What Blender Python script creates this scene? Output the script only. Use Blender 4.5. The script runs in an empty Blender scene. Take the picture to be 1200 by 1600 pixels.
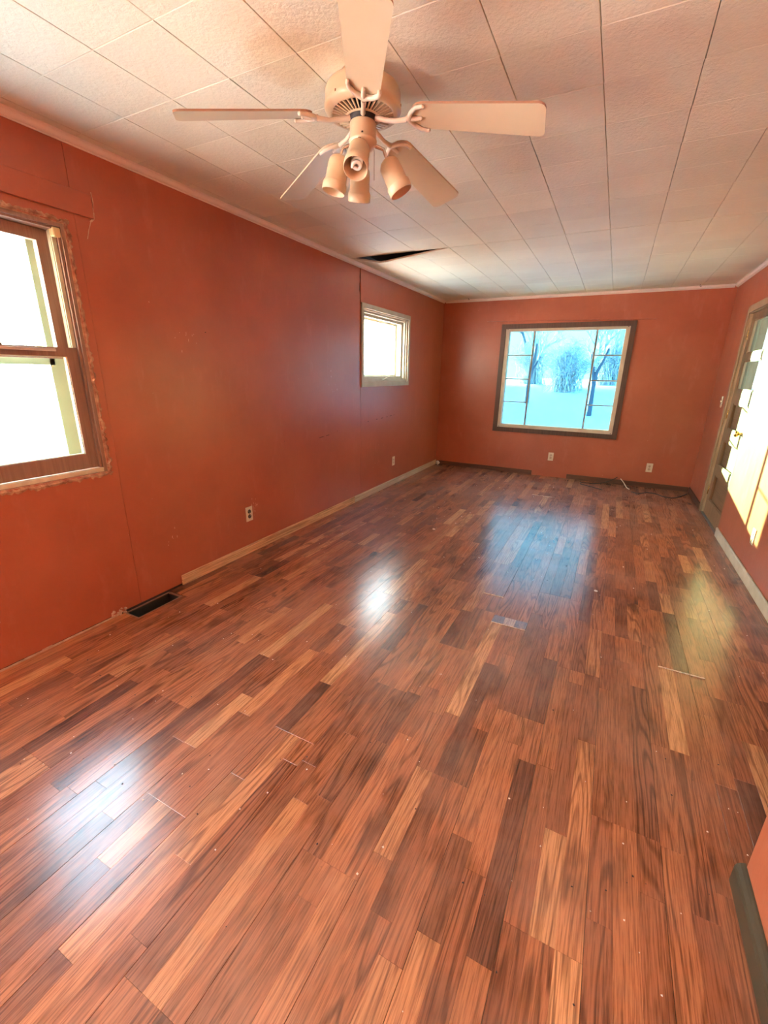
import bpy, math, random
from mathutils import Vector, Matrix, Euler, noise

random.seed(7)
scene = bpy.context.scene
C = scene.collection
PI = math.pi

# ------------------------------------------------------------------ camera
W, L, H = 3.452, 6.574, 2.40          # room width, far wall, ceiling height (metres)
NEAR = -2.4                           # wall behind the camera
cam_d = bpy.data.cameras.new('camera')
cam = bpy.data.objects.new('camera', cam_d)
C.objects.link(cam)
cam.location = (2.4052, 0.0, 1.3938)
cam.rotation_euler = (1.25973, -0.01708, 0.47406)
cam_d.sensor_fit = 'VERTICAL'
cam_d.sensor_height = 36.0
cam_d.lens = 36.0 * 677.73 / 1600.0
cam_d.clip_start = 0.02
cam_d.clip_end = 500
scene.camera = cam

# ------------------------------------------------------------------ sky, sun, exposure
vs = scene.view_settings
vs.view_transform = 'Standard'
vs.look = 'None'
vs.gamma = 1.0
vs.use_curve_mapping = False
vs.exposure = 0.88
scene.cycles.use_adaptive_sampling = True
scene.cycles.adaptive_threshold = 0.02
scene.cycles.max_bounces = 8
scene.cycles.diffuse_bounces = 5
scene.cycles.glossy_bounces = 3
scene.cycles.transparent_max_bounces = 10

world = bpy.data.worlds.new('sky')
scene.world = world
world.use_nodes = True
wn = world.node_tree
wn.nodes.clear()
tc = wn.nodes.new('ShaderNodeTexCoord')
sp = wn.nodes.new('ShaderNodeSeparateXYZ')
rp = wn.nodes.new('ShaderNodeValToRGB')
bg = wn.nodes.new('ShaderNodeBackground')
wo = wn.nodes.new('ShaderNodeOutputWorld')
wn.links.new(tc.outputs['Generated'], sp.inputs[0])
wn.links.new(sp.outputs['Z'], rp.inputs[0])
wn.links.new(rp.outputs[0], bg.inputs[0])
wn.links.new(bg.outputs[0], wo.inputs[0])
cr = rp.color_ramp
cr.elements[0].position = 0.0
cr.elements[0].color = (1.0, 0.98, 0.80, 1)
cr.elements[1].position = 0.75
cr.elements[1].color = (0.46, 0.64, 0.86, 1)
e_ = cr.elements.new(0.22)
e_.color = (0.90, 0.97, 0.88, 1)
SKY = 18.0
bg.inputs[1].default_value = SKY

SUN_DIR = Vector((2.5, -3.03, -0.45)).normalized()
sun_d = bpy.data.lights.new('low_winter_sun', 'SUN')
sun_d.energy = 680.0
sun_d.color = (1.0, 0.43, 0.13)
sun_d.angle = 0.0093
sun = bpy.data.objects.new('low_winter_sun', sun_d)
C.objects.link(sun)
sun.rotation_euler = SUN_DIR.to_track_quat('-Z', 'Y').to_euler()
sun.location = (-12, 20, 6)

# ------------------------------------------------------------------ material helpers
MATS = {}


def mat(name, col, rough=0.5, metal=0.0, col2=None, vscale=4.0, vstretch=(1, 1, 1), bump=0.0, bscale=60.0,
        spec=0.5, vlo=0.35, vhi=0.65, rvar=0.0, coat=0.0):
    if name in MATS:
        return MATS[name]
    m = bpy.data.materials.new(name)
    m.use_nodes = True
    nt = m.node_tree
    b = nt.nodes['Principled BSDF']
    b.inputs['Base Color'].default_value = (*col, 1)
    b.inputs['Roughness'].default_value = rough
    b.inputs['Metallic'].default_value = metal
    b.inputs['Specular IOR Level'].default_value = spec
    b.inputs['Coat Weight'].default_value = coat
    g = nt.nodes.new('ShaderNodeNewGeometry')
    mp = nt.nodes.new('ShaderNodeMapping')
    mp.inputs['Scale'].default_value = vstretch
    nt.links.new(g.outputs['Position'], mp.inputs[0])
    n = nt.nodes.new('ShaderNodeTexNoise')
    n.inputs['Scale'].default_value = vscale
    n.inputs['Detail'].default_value = 5
    nt.links.new(mp.outputs[0], n.inputs['Vector'])
    r = nt.nodes.new('ShaderNodeValToRGB')
    r.color_ramp.elements[0].position = vlo
    r.color_ramp.elements[1].position = vhi
    c2 = col2 or tuple(c * 0.9 for c in col)
    r.color_ramp.elements[0].color = (*col, 1)
    r.color_ramp.elements[1].color = (*c2, 1)
    nt.links.new(n.outputs['Fac'], r.inputs[0])
    nt.links.new(r.outputs[0], b.inputs['Base Color'])
    if rvar:
        mr = nt.nodes.new('ShaderNodeMapRange')
        mr.inputs['To Min'].default_value = rough - rvar
        mr.inputs['To Max'].default_value = rough + rvar
        nt.links.new(n.outputs['Fac'], mr.inputs[0])
        nt.links.new(mr.outputs[0], b.inputs['Roughness'])
    if bump:
        nb = nt.nodes.new('ShaderNodeTexNoise')
        nb.inputs['Scale'].default_value = bscale
        nb.inputs['Detail'].default_value = 4
        nt.links.new(mp.outputs[0], nb.inputs['Vector'])
        bp = nt.nodes.new('ShaderNodeBump')
        bp.inputs['Strength'].default_value = bump
        bp.inputs['Distance'].default_value = 0.004
        nt.links.new(nb.outputs['Fac'], bp.inputs['Height'])
        nt.links.new(bp.outputs[0], b.inputs['Normal'])
    MATS[name] = m
    return m


def glass(name, tint, rough=0.02, refl=1.0):
    m = bpy.data.materials.new(name)
    m.use_nodes = True
    nt = m.node_tree
    nt.nodes.clear()
    o = nt.nodes.new('ShaderNodeOutputMaterial')
    mx = nt.nodes.new('ShaderNodeMixShader')
    t = nt.nodes.new('ShaderNodeBsdfTransparent')
    t.inputs[0].default_value = (*tint, 1)
    gl = nt.nodes.new('ShaderNodeBsdfGlossy')
    gl.inputs['Roughness'].default_value = rough
    gl.inputs['Color'].default_value = (refl, refl, refl, 1)
    lw = nt.nodes.new('ShaderNodeLayerWeight')
    lw.inputs[0].default_value = 0.5
    pw = nt.nodes.new('ShaderNodeMath')
    pw.operation = 'POWER'
    pw.inputs[1].default_value = 5.0
    nt.links.new(lw.outputs['Facing'], pw.inputs[0])
    f = nt.nodes.new('ShaderNodeMath')
    f.operation = 'MULTIPLY_ADD'
    f.inputs[1].default_value = 0.6
    f.inputs[2].default_value = 0.03
    nt.links.new(pw.outputs[0], f.inputs[0])
    nt.links.new(f.outputs[0], mx.inputs[0])
    nt.links.new(t.outputs[0], mx.inputs[1])
    nt.links.new(gl.outputs[0], mx.inputs[2])
    nt.links.new(mx.outputs[0], o.inputs[0])
    MATS[name] = m
    return m


def node(nt, kind, **kw):
    n = nt.nodes.new(kind)
    for k, v in kw.items():
        n.inputs[k].default_value = v
    return n


def wall_material():
    m = bpy.data.materials.new('terracotta_wall_paint')
    m.use_nodes = True
    nt = m.node_tree
    b = nt.nodes['Principled BSDF']
    g = nt.nodes.new('ShaderNodeNewGeometry')
    # broad patchiness of the paint
    n1 = node(nt, 'ShaderNodeTexNoise', Scale=1.6, Detail=6.0, Roughness=0.6)
    nt.links.new(g.outputs['Position'], n1.inputs['Vector'])
    r1 = nt.nodes.new('ShaderNodeValToRGB')
    r1.color_ramp.elements[0].position = 0.3
    r1.color_ramp.elements[1].position = 0.72
    r1.color_ramp.elements[0].color = (0.38, 0.096, 0.045, 1)
    r1.color_ramp.elements[1].color = (0.46, 0.135, 0.068, 1)
    nt.links.new(n1.outputs['Fac'], r1.inputs[0])
    # vertical roller streaks and rubbed spots
    mp = nt.nodes.new('ShaderNodeMapping')
    mp.inputs['Scale'].default_value = (2.6, 2.6, 0.9)
    nt.links.new(g.outputs['Position'], mp.inputs[0])
    n2 = node(nt, 'ShaderNodeTexNoise', Scale=3.0, Detail=7.0, Roughness=0.7)
    nt.links.new(mp.outputs[0], n2.inputs['Vector'])
    r2 = nt.nodes.new('ShaderNodeValToRGB')
    r2.color_ramp.elements[0].position = 0.56
    r2.color_ramp.elements[1].position = 0.84
    r2.color_ramp.elements[0].color = (0, 0, 0, 1)
    r2.color_ramp.elements[1].color = (0.5, 0.5, 0.5, 1)
    nt.links.new(n2.outputs['Fac'], r2.inputs[0])
    mx = nt.nodes.new('ShaderNodeMixRGB')
    mx.inputs[2].default_value = (0.56, 0.20, 0.14, 1)
    nt.links.new(r2.outputs[0], mx.inputs[0])
    nt.links.new(r1.outputs[0], mx.inputs[1])
    # small paint chips showing pale board
    n3 = node(nt, 'ShaderNodeTexNoise', Scale=38.0, Detail=2.0)
    nt.links.new(g.outputs['Position'], n3.inputs['Vector'])
    r3 = nt.nodes.new('ShaderNodeValToRGB')
    r3.color_ramp.elements[0].position = 0.785
    r3.color_ramp.elements[1].position = 0.80
    r3.color_ramp.elements[0].color = (0, 0, 0, 1)
    r3.color_ramp.elements[1].color = (1, 1, 1, 1)
    nt.links.new(n3.outputs['Fac'], r3.inputs[0])
    mx2 = nt.nodes.new('ShaderNodeMixRGB')
    mx2.inputs[2].default_value = (0.66, 0.42, 0.32, 1)
    nt.links.new(r3.outputs[0], mx2.inputs[0])
    nt.links.new(mx.outputs[0], mx2.inputs[1])
    nt.links.new(mx2.outputs[0], b.inputs['Base Color'])
    mr = nt.nodes.new('ShaderNodeMapRange')
    mr.inputs['To Min'].default_value = 0.285
    mr.inputs['To Max'].default_value = 0.42
    nt.links.new(n2.outputs['Fac'], mr.inputs[0])
    nt.links.new(mr.outputs[0], b.inputs['Roughness'])
    nb = node(nt, 'ShaderNodeTexNoise', Scale=26.0, Detail=6.0)
    nt.links.new(mp.outputs[0], nb.inputs['Vector'])
    bp = nt.nodes.new('ShaderNodeBump')
    bp.inputs['Strength'].default_value = 0.10
    bp.inputs['Distance'].default_value = 0.006
    nt.links.new(nb.outputs['Fac'], bp.inputs['Height'])
    nt.links.new(bp.outputs[0], b.inputs['Normal'])
    MATS['wall'] = m
    return m


def ceiling_material():
    m = bpy.data.materials.new('stippled_ceiling_tile')
    m.use_nodes = True
    nt = m.node_tree
    b = nt.nodes['Principled BSDF']
    g = nt.nodes.new('ShaderNodeNewGeometry')
    n1 = node(nt, 'ShaderNodeTexNoise', Scale=2.2, Detail=5.0)
    nt.links.new(g.outputs['Position'], n1.inputs['Vector'])
    r1 = nt.nodes.new('ShaderNodeValToRGB')
    r1.color_ramp.elements[0].position = 0.32
    r1.color_ramp.elements[1].position = 0.7
    r1.color_ramp.elements[0].color = (0.80, 0.78, 0.62, 1)
    r1.color_ramp.elements[1].color = (0.74, 0.69, 0.53, 1)
    nt.links.new(n1.outputs['Fac'], r1.inputs[0])
    # old yellow-brown water stain beside the fan, with its own wavy outline
    vd = nt.nodes.new('ShaderNodeVectorMath')
    vd.operation = 'DISTANCE'
    vd.inputs[1].default_value = (1.34, 1.60, 2.4)
    nz = node(nt, 'ShaderNodeTexNoise', Scale=5.0, Detail=4.0)
    nt.links.new(g.outputs['Position'], nz.inputs['Vector'])
    vm = nt.nodes.new('ShaderNodeVectorMath')
    vm.operation = 'MULTIPLY_ADD'
    vm.inputs[1].default_value = (0.22, 0.22, 0.0)
    nt.links.new(nz.outputs['Color'], vm.inputs[0])
    nt.links.new(g.outputs['Position'], vm.inputs[2])
    nt.links.new(vm.outputs[0], vd.inputs[0])
    rs = nt.nodes.new('ShaderNodeValToRGB')
    rs.color_ramp.elements[0].position = 0.10
    rs.color_ramp.elements[0].color = (0.55, 0.55, 0.55, 1)
    rs.color_ramp.elements[1].position = 0.17
    rs.color_ramp.elements[1].color = (0, 0, 0, 1)
    nt.links.new(vd.outputs['Value'], rs.inputs[0])
    mx = nt.nodes.new('ShaderNodeMixRGB')
    mx.inputs[2].default_value = (0.58, 0.44, 0.25, 1)
    nt.links.new(rs.outputs[0], mx.inputs[0])
    nt.links.new(r1.outputs[0], mx.inputs[1])
    oi = nt.nodes.new('ShaderNodeObjectInfo')
    hs = nt.nodes.new('ShaderNodeHueSaturation')
    mr = nt.nodes.new('ShaderNodeMapRange')
    mr.inputs['To Min'].default_value = 0.94
    mr.inputs['To Max'].default_value = 1.04
    nt.links.new(oi.outputs['Random'], mr.inputs[0])
    nt.links.new(mr.outputs[0], hs.inputs['Value'])
    nt.links.new(mx.outputs[0], hs.inputs['Color'])
    nt.links.new(hs.outputs[0], b.inputs['Base Color'])
    b.inputs['Roughness'].default_value = 0.62
    nb = node(nt, 'ShaderNodeTexNoise', Scale=55.0, Detail=5.0, Roughness=0.65)
    nt.links.new(g.outputs['Position'], nb.inputs['Vector'])
    bp = nt.nodes.new('ShaderNodeBump')
    bp.inputs['Strength'].default_value = 0.55
    bp.inputs['Distance'].default_value = 0.006
    nt.links.new(nb.outputs['Fac'], bp.inputs['Height'])
    nt.links.new(bp.outputs[0], b.inputs['Normal'])
    MATS['tile'] = m
    return m


def floor_material():
    """laminate strip: colour from the per-strip 'tint' attribute, grain from noise offset by 'seed'"""
    m = bpy.data.materials.new('walnut_laminate')
    m.use_nodes = True
    nt = m.node_tree
    lk = nt.links.new
    b = nt.nodes['Principled BSDF']
    g = nt.nodes.new('ShaderNodeNewGeometry')
    at = nt.nodes.new('ShaderNodeAttribute')
    at.attribute_name = 'tint'
    sd = nt.nodes.new('ShaderNodeAttribute')
    sd.attribute_name = 'seed'
    cb = nt.nodes.new('ShaderNodeCombineXYZ')
    m1 = nt.nodes.new('ShaderNodeMath'); m1.operation = 'MULTIPLY'; m1.inputs[1].default_value = 13.7
    m2 = nt.nodes.new('ShaderNodeMath'); m2.operation = 'MULTIPLY'; m2.inputs[1].default_value = 41.3
    lk(sd.outputs['Fac'], m1.inputs[0]); lk(sd.outputs['Fac'], m2.inputs[0])
    lk(m1.outputs[0], cb.inputs[0]); lk(m2.outputs[0], cb.inputs[1]); lk(m2.outputs[0], cb.inputs[2])
    add = nt.nodes.new('ShaderNodeVectorMath'); add.operation = 'ADD'
    lk(g.outputs['Position'], add.inputs[0]); lk(cb.outputs[0], add.inputs[1])
    # fine pores
    mp = nt.nodes.new('ShaderNodeMapping'); mp.inputs['Scale'].default_value = (1, 0.03, 1)
    lk(add.outputs[0], mp.inputs[0])
    n1 = node(nt, 'ShaderNodeTexNoise', Scale=260.0, Detail=4.0, Roughness=0.65)
    lk(mp.outputs[0], n1.inputs['Vector'])
    r1 = nt.nodes.new('ShaderNodeValToRGB')
    r1.color_ramp.elements[0].position = 0.34; r1.color_ramp.elements[0].color = (0.36, 0.29, 0.25, 1)
    r1.color_ramp.elements[1].position = 0.56; r1.color_ramp.elements[1].color = (1.12, 1.10, 1.06, 1)
    lk(n1.outputs['Fac'], r1.inputs[0])
    # cathedral figure
    mp2 = nt.nodes.new('ShaderNodeMapping'); mp2.inputs['Scale'].default_value = (1.0, 0.085, 1)
    lk(add.outputs[0], mp2.inputs[0])
    n0 = node(nt, 'ShaderNodeTexNoise', Scale=11.0, Detail=1.5)
    lk(mp2.outputs[0], n0.inputs['Vector'])
    mm = nt.nodes.new('ShaderNodeMath'); mm.operation = 'MULTIPLY'; mm.inputs[1].default_value = 80.0
    lk(n0.outputs['Fac'], mm.inputs[0])
    sn = nt.nodes.new('ShaderNodeMath'); sn.operation = 'SINE'
    lk(mm.outputs[0], sn.inputs[0])
    r2 = nt.nodes.new('ShaderNodeValToRGB')
    r2.color_ramp.elements[0].position = 0.0; r2.color_ramp.elements[0].color = (0.32, 0.27, 0.24, 1)
    r2.color_ramp.elements[1].position = 0.42; r2.color_ramp.elements[1].color = (1, 1, 1, 1)
    mr0 = nt.nodes.new('ShaderNodeMapRange'); mr0.inputs['From Min'].default_value = -1
    lk(sn.outputs[0], mr0.inputs[0]); lk(mr0.outputs[0], r2.inputs[0])
    # dark knots and smoky patches
    mp3 = nt.nodes.new('ShaderNodeMapping'); mp3.inputs['Scale'].default_value = (1.0, 0.35, 1)
    lk(add.outputs[0], mp3.inputs[0])
    n3 = node(nt, 'ShaderNodeTexNoise', Scale=7.0, Detail=4.0)
    lk(mp3.outputs[0], n3.inputs['Vector'])
    r3 = nt.nodes.new('ShaderNodeValToRGB')
    r3.color_ramp.elements[0].position = 0.28; r3.color_ramp.elements[0].color = (0.30, 0.25, 0.22, 1)
    r3.color_ramp.elements[1].position = 0.44; r3.color_ramp.elements[1].color = (1, 1, 1, 1)
    lk(n3.outputs['Fac'], r3.inputs[0])
    a = nt.nodes.new('ShaderNodeMixRGB'); a.blend_type = 'MULTIPLY'; a.inputs[0].default_value = 0.8
    lk(at.outputs['Color'], a.inputs[1]); lk(r1.outputs[0], a.inputs[2])
    c = nt.nodes.new('ShaderNodeMixRGB'); c.blend_type = 'MULTIPLY'
    fr1 = nt.nodes.new('ShaderNodeMath'); fr1.operation = 'MULTIPLY'; fr1.inputs[1].default_value = 17.31
    fr2 = nt.nodes.new('ShaderNodeMath'); fr2.operation = 'FRACT'
    fr3 = nt.nodes.new('ShaderNodeMapRange'); fr3.inputs['To Min'].default_value = 0.05; fr3.inputs['To Max'].default_value = 0.85
    lk(sd.outputs['Fac'], fr1.inputs[0]); lk(fr1.outputs[0], fr2.inputs[0]); lk(fr2.outputs[0], fr3.inputs[0]); lk(fr3.outputs[0], c.inputs[0])
    lk(a.outputs[0], c.inputs[1]); lk(r2.outputs[0], c.inputs[2])
    d = nt.nodes.new('ShaderNodeMixRGB'); d.blend_type = 'MULTIPLY'; d.inputs[0].default_value = 0.9
    lk(c.outputs[0], d.inputs[1]); lk(r3.outputs[0], d.inputs[2])
    # dusty film over the whole floor (not aligned with strips)
    n4 = node(nt, 'ShaderNodeTexNoise', Scale=1.7, Detail=6.0, Roughness=0.62)
    lk(g.outputs['Position'], n4.inputs['Vector'])
    r4 = nt.nodes.new('ShaderNodeValToRGB')
    r4.color_ramp.elements[0].position = 0.42; r4.color_ramp.elements[0].color = (0, 0, 0, 1)
    r4.color_ramp.elements[1].position = 0.75; r4.color_ramp.elements[1].color = (0.34, 0.34, 0.34, 1)
    lk(n4.outputs['Fac'], r4.inputs[0])
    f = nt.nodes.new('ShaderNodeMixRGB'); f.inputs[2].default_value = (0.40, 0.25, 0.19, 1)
    # the pale film gets stronger towards the far end of the room
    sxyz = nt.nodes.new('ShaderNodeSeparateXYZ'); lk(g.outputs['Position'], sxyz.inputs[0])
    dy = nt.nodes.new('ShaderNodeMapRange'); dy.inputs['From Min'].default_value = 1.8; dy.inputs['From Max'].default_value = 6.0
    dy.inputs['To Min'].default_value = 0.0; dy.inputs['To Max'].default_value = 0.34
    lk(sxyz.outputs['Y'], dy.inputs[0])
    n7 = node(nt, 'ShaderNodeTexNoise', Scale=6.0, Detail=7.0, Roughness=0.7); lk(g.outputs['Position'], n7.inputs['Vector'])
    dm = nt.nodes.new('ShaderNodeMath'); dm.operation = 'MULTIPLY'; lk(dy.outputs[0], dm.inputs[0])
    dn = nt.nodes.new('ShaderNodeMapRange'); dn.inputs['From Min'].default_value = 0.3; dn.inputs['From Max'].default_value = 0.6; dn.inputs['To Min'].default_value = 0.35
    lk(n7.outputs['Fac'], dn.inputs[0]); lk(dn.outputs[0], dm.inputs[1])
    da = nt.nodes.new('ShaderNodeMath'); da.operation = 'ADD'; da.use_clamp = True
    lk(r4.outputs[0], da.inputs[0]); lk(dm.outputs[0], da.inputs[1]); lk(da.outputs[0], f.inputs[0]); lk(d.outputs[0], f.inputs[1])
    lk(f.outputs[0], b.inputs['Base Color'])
    # scuffed semi gloss
    n5 = node(nt, 'ShaderNodeTexNoise', Scale=5.0, Detail=3.0, Roughness=0.5)
    lk(g.outputs['Position'], n5.inputs['Vector'])
    mr = nt.nodes.new('ShaderNodeMapRange')
    mr.inputs['From Min'].default_value = 0.3; mr.inputs['From Max'].default_value = 0.75
    mr.inputs['To Min'].default_value = 0.225; mr.inputs['To Max'].default_value = 0.268
    lk(n5.outputs['Fac'], mr.inputs[0])
    lk(mr.outputs[0], b.inputs['Roughness'])
    b.inputs['Specular IOR Level'].default_value = 0.9
    bp = nt.nodes.new('ShaderNodeBump'); bp.inputs['Strength'].default_value = 0.10; bp.inputs['Distance'].default_value = 0.002
    n6 = node(nt, 'ShaderNodeTexNoise', Scale=24.0, Detail=2.0)
    lk(g.outputs['Position'], n6.inputs['Vector'])
    lk(n6.outputs['Fac'], bp.inputs['Height'])
    lk(bp.outputs[0], b.inputs['Normal'])
    MATS['laminate'] = m
    return m


def wood(name, light, dark, rough=0.5, axis=1, scale=60.0):
    m = bpy.data.materials.new(name)
    m.use_nodes = True
    nt = m.node_tree
    b = nt.nodes['Principled BSDF']
    g = nt.nodes.new('ShaderNodeNewGeometry')
    mp = nt.nodes.new('ShaderNodeMapping')
    s = [1, 1, 1]
    s[axis] = 0.04
    mp.inputs['Scale'].default_value = s
    nt.links.new(g.outputs['Position'], mp.inputs[0])
    n = node(nt, 'ShaderNodeTexNoise', Scale=scale, Detail=5.0, Roughness=0.6)
    nt.links.new(mp.outputs[0], n.inputs['Vector'])
    r = nt.nodes.new('ShaderNodeValToRGB')
    r.color_ramp.elements[0].position = 0.35
    r.color_ramp.elements[1].position = 0.62
    r.color_ramp.elements[0].color = (*dark, 1)
    r.color_ramp.elements[1].color = (*light, 1)
    nt.links.new(n.outputs['Fac'], r.inputs[0])
    nt.links.new(r.outputs[0], b.inputs['Base Color'])
    b.inputs['Roughness'].default_value = rough
    MATS[name] = m
    return m


wall_m = wall_material()
tile_m = ceiling_material()
lam_m = floor_material()
glass_clear = glass('clear_window_glass', (0.95, 0.98, 0.96))
glass_blue = glass('blue_tinted_window_glass', (0.16, 0.31, 0.385), refl=0.04)
glass_door = glass('door_glass', (0.28, 0.36, 0.37), refl=0.5)

# ------------------------------------------------------------------ mesh helpers


class MB:
    def __init__(self):
        self.v = []
        self.f = []
        self.sm = []

    def add(self, vs, fs, smooth=False):
        o = len(self.v)
        self.v += [tuple(p) for p in vs]
        for f in fs:
            self.f.append(tuple(i + o for i in f))
            self.sm.append(smooth)
        return self

    def box(self, x0, x1, y0, y1, z0, z1, c=0.0):
        """box, with chamfered edges when c > 0"""
        x0, x1 = min(x0, x1), max(x0, x1)
        y0, y1 = min(y0, y1), max(y0, y1)
        z0, z1 = min(z0, z1), max(z0, z1)
        if c <= 0:
            v = [(x, y, z) for x in (x0, x1) for y in (y0, y1) for z in (z0, z1)]
            return self.add(v, [(0, 1, 3, 2), (4, 6, 7, 5), (0, 4, 5, 1), (2, 3, 7, 6), (0, 2, 6, 4), (1, 5, 7, 3)])
        c = min(c, (x1 - x0) * .45, (y1 - y0) * .45, (z1 - z0) * .45)
        v = []
        idx = {}
        for i, x in enumerate((x0, x1)):
            for j, y in enumerate((y0, y1)):
                for k, z in enumerate((z0, z1)):
                    sx, sy, sz = (1, -1)[i], (1, -1)[j], (1, -1)[k]
                    idx[i, j, k] = len(v)
                    v += [(x, y + sy * c, z + sz * c), (x + sx * c, y, z + sz * c), (x + sx * c, y + sy * c, z)]
        I = lambda i, j, k, a: idx[i, j, k] + a
        f = [(I(0, 0, 0, 0), I(0, 0, 1, 0), I(0, 1, 1, 0), I(0, 1, 0, 0)), (I(1, 0, 0, 0), I(1, 1, 0, 0), I(1, 1, 1, 0), I(1, 0, 1, 0)),
             (I(0, 0, 0, 1), I(1, 0, 0, 1), I(1, 0, 1, 1), I(0, 0, 1, 1)), (I(0, 1, 0, 1), I(0, 1, 1, 1), I(1, 1, 1, 1), I(1, 1, 0, 1)),
             (I(0, 0, 0, 2), I(0, 1, 0, 2), I(1, 1, 0, 2), I(1, 0, 0, 2)), (I(0, 0, 1, 2), I(1, 0, 1, 2), I(1, 1, 1, 2), I(0, 1, 1, 2))]
        for i in (0, 1):
            for j in (0, 1):
                f.append((I(i, j, 0, 0), I(i, j, 0, 1), I(i, j, 1, 1), I(i, j, 1, 0)))
        for i in (0, 1):
            for k in (0, 1):
                f.append((I(i, 0, k, 0), I(i, 0, k, 2), I(i, 1, k, 2), I(i, 1, k, 0)))
        for j in (0, 1):
            for k in (0, 1):
                f.append((I(0, j, k, 1), I(0, j, k, 2), I(1, j, k, 2), I(1, j, k, 1)))
        for i in (0, 1):
            for j in (0, 1):
                for k in (0, 1):
                    f.append((I(i, j, k, 0), I(i, j, k, 1), I(i, j, k, 2)))
        return self.add(v, f)

    def tube(self, pts, rad, seg=8, caps=True, smooth=True):
        pts = [Vector(p) for p in pts]
        n = len(pts)
        rads = rad if isinstance(rad, (list, tuple)) else [rad] * n
        up = Vector((0.13, 0.31, 0.94)).normalized()
        rings = []
        for i, p in enumerate(pts):
            t = (pts[min(i + 1, n - 1)] - pts[max(i - 1, 0)]).normalized()
            a = t.cross(up)
            if a.length < 1e-3:
                a = t.cross(Vector((1, 0, 0)))
            a.normalize()
            b = t.cross(a).normalized()
            rings.append([p + (a * math.cos(2 * PI * k / seg) + b * math.sin(2 * PI * k / seg)) * rads[i] for k in range(seg)])
        v = [q for r in rings for q in r]
        f = []
        for i in range(n - 1):
            for k in range(seg):
                f.append((i * seg + k, i * seg + (k + 1) % seg, (i + 1) * seg + (k + 1) % seg, (i + 1) * seg + k))
        self.add(v, f, smooth)
        if caps:
            self.add(rings[0], [tuple(range(seg))])
            self.add(rings[-1], [tuple(reversed(range(seg)))])
        return self

    def lathe(self, prof, seg=32, M=None, smooth=True):
        """prof: list of (r, z) about the z axis, then moved by matrix M"""
        v = []
        for r, z in prof:
            for k in range(seg):
                a = 2 * PI * k / seg
                p = Vector((r * math.cos(a), r * math.sin(a), z))
                v.append(M @ p if M else p)
        f = []
        for i in range(len(prof) - 1):
            for k in range(seg):
                f.append((i * seg + k, i * seg + (k + 1) % seg, (i + 1) * seg + (k + 1) % seg, (i + 1) * seg + k))
        return self.add(v, f, smooth)

    def slab(self, outer, holes, mapf, d0, d1):
        """rectangle outer=(u0,u1,v0,v1) minus rectangular holes, from depth d0 to d1; mapf(u,v,d)->xyz"""
        us = sorted({outer[0], outer[1]} | {min(max(u, outer[0]), outer[1]) for h in holes for u in h[:2]})
        vs_ = sorted({outer[2], outer[3]} | {min(max(u, outer[2]), outer[3]) for h in holes for u in h[2:]})
        nu, nv = len(us) - 1, len(vs_) - 1

        def solid(i, j):
            if i < 0 or j < 0 or i >= nu or j >= nv:
                return False
            cu, cv = (us[i] + us[i + 1]) / 2, (vs_[j] + vs_[j + 1]) / 2
            return not any(h[0] < cu < h[1] and h[2] < cv < h[3] for h in holes)
        for i in range(nu):
            for j in range(nv):
                if not solid(i, j):
                    continue
                a, b, c, d = us[i], us[i + 1], vs_[j], vs_[j + 1]
                q = [mapf(a, c, d0), mapf(b, c, d0), mapf(b, d, d0), mapf(a, d, d0),
                     mapf(a, c, d1), mapf(b, c, d1), mapf(b, d, d1), mapf(a, d, d1)]
                f = [(0, 1, 2, 3), (7, 6, 5, 4)]
                if not solid(i - 1, j): f.append((0, 3, 7, 4))
                if not solid(i + 1, j): f.append((1, 5, 6, 2))
                if not solid(i, j - 1): f.append((0, 4, 5, 1))
                if not solid(i, j + 1): f.append((3, 2, 6, 7))
                self.add(q, f)
        return self

    def mesh(self, name):
        me = bpy.data.meshes.new(name)
        me.from_pydata(self.v, [], self.f)
        me.polygons.foreach_set('use_smooth', self.sm)
        me.update()
        return me

    def build(self, name, m, parent=None, fix=True):
        me = self.mesh(name)
        if fix:
            import bmesh
            bm = bmesh.new()
            bm.from_mesh(me)
            bmesh.ops.recalc_face_normals(bm, faces=bm.faces)
            bm.to_mesh(me)
            bm.free()
        me.materials.append(m)
        o = bpy.data.objects.new(name, me)
        C.objects.link(o)
        if parent:
            o.parent = parent
        return o


def empty(name, loc=(0, 0, 0), rz=0.0):
    o = bpy.data.objects.new(name, None)
    C.objects.link(o)
    o.location = loc
    o.rotation_euler = (0, 0, rz)
    o.empty_display_size = 0.1
    return o


def tag(o, label=None, cat=None, group=None, kind=None):
    if label: o['label'] = label
    if cat: o['category'] = cat
    if group: o['group'] = group
    if kind: o['kind'] = kind
    return o


def struct(o, label, cat):
    return tag(o, label, cat, kind='structure')


XL = lambda u, v, d: (d, u, v)            # u = y, v = z  (left / right walls)
YB = lambda u, v, d: (u, d, v)            # u = x, v = z  (far wall)
ZF = lambda u, v, d: (u, v, d)            # floors

WT = 0.16                                 # wall thickness
TOP = H + 0.16

# openings
W1 = (0.66, 1.395, 0.85, 2.03)            # left near window   (y0,y1,z0,z1)
W2 = (4.19, 5.31, 1.29, 2.02)             # left far window
BW = (0.93, 2.47, 0.64, 2.02)             # far wall window    (x0,x1,z0,z1)
DR = (4.79, 5.645, 0.0, 2.005)            # door               (y0,y1,z0,z1)
FILL_W = (-1.95, -0.25, 0.45, 2.12)           # unseen left wall window added behind the camera for fill light (y0,y1,z0,z1)

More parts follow.
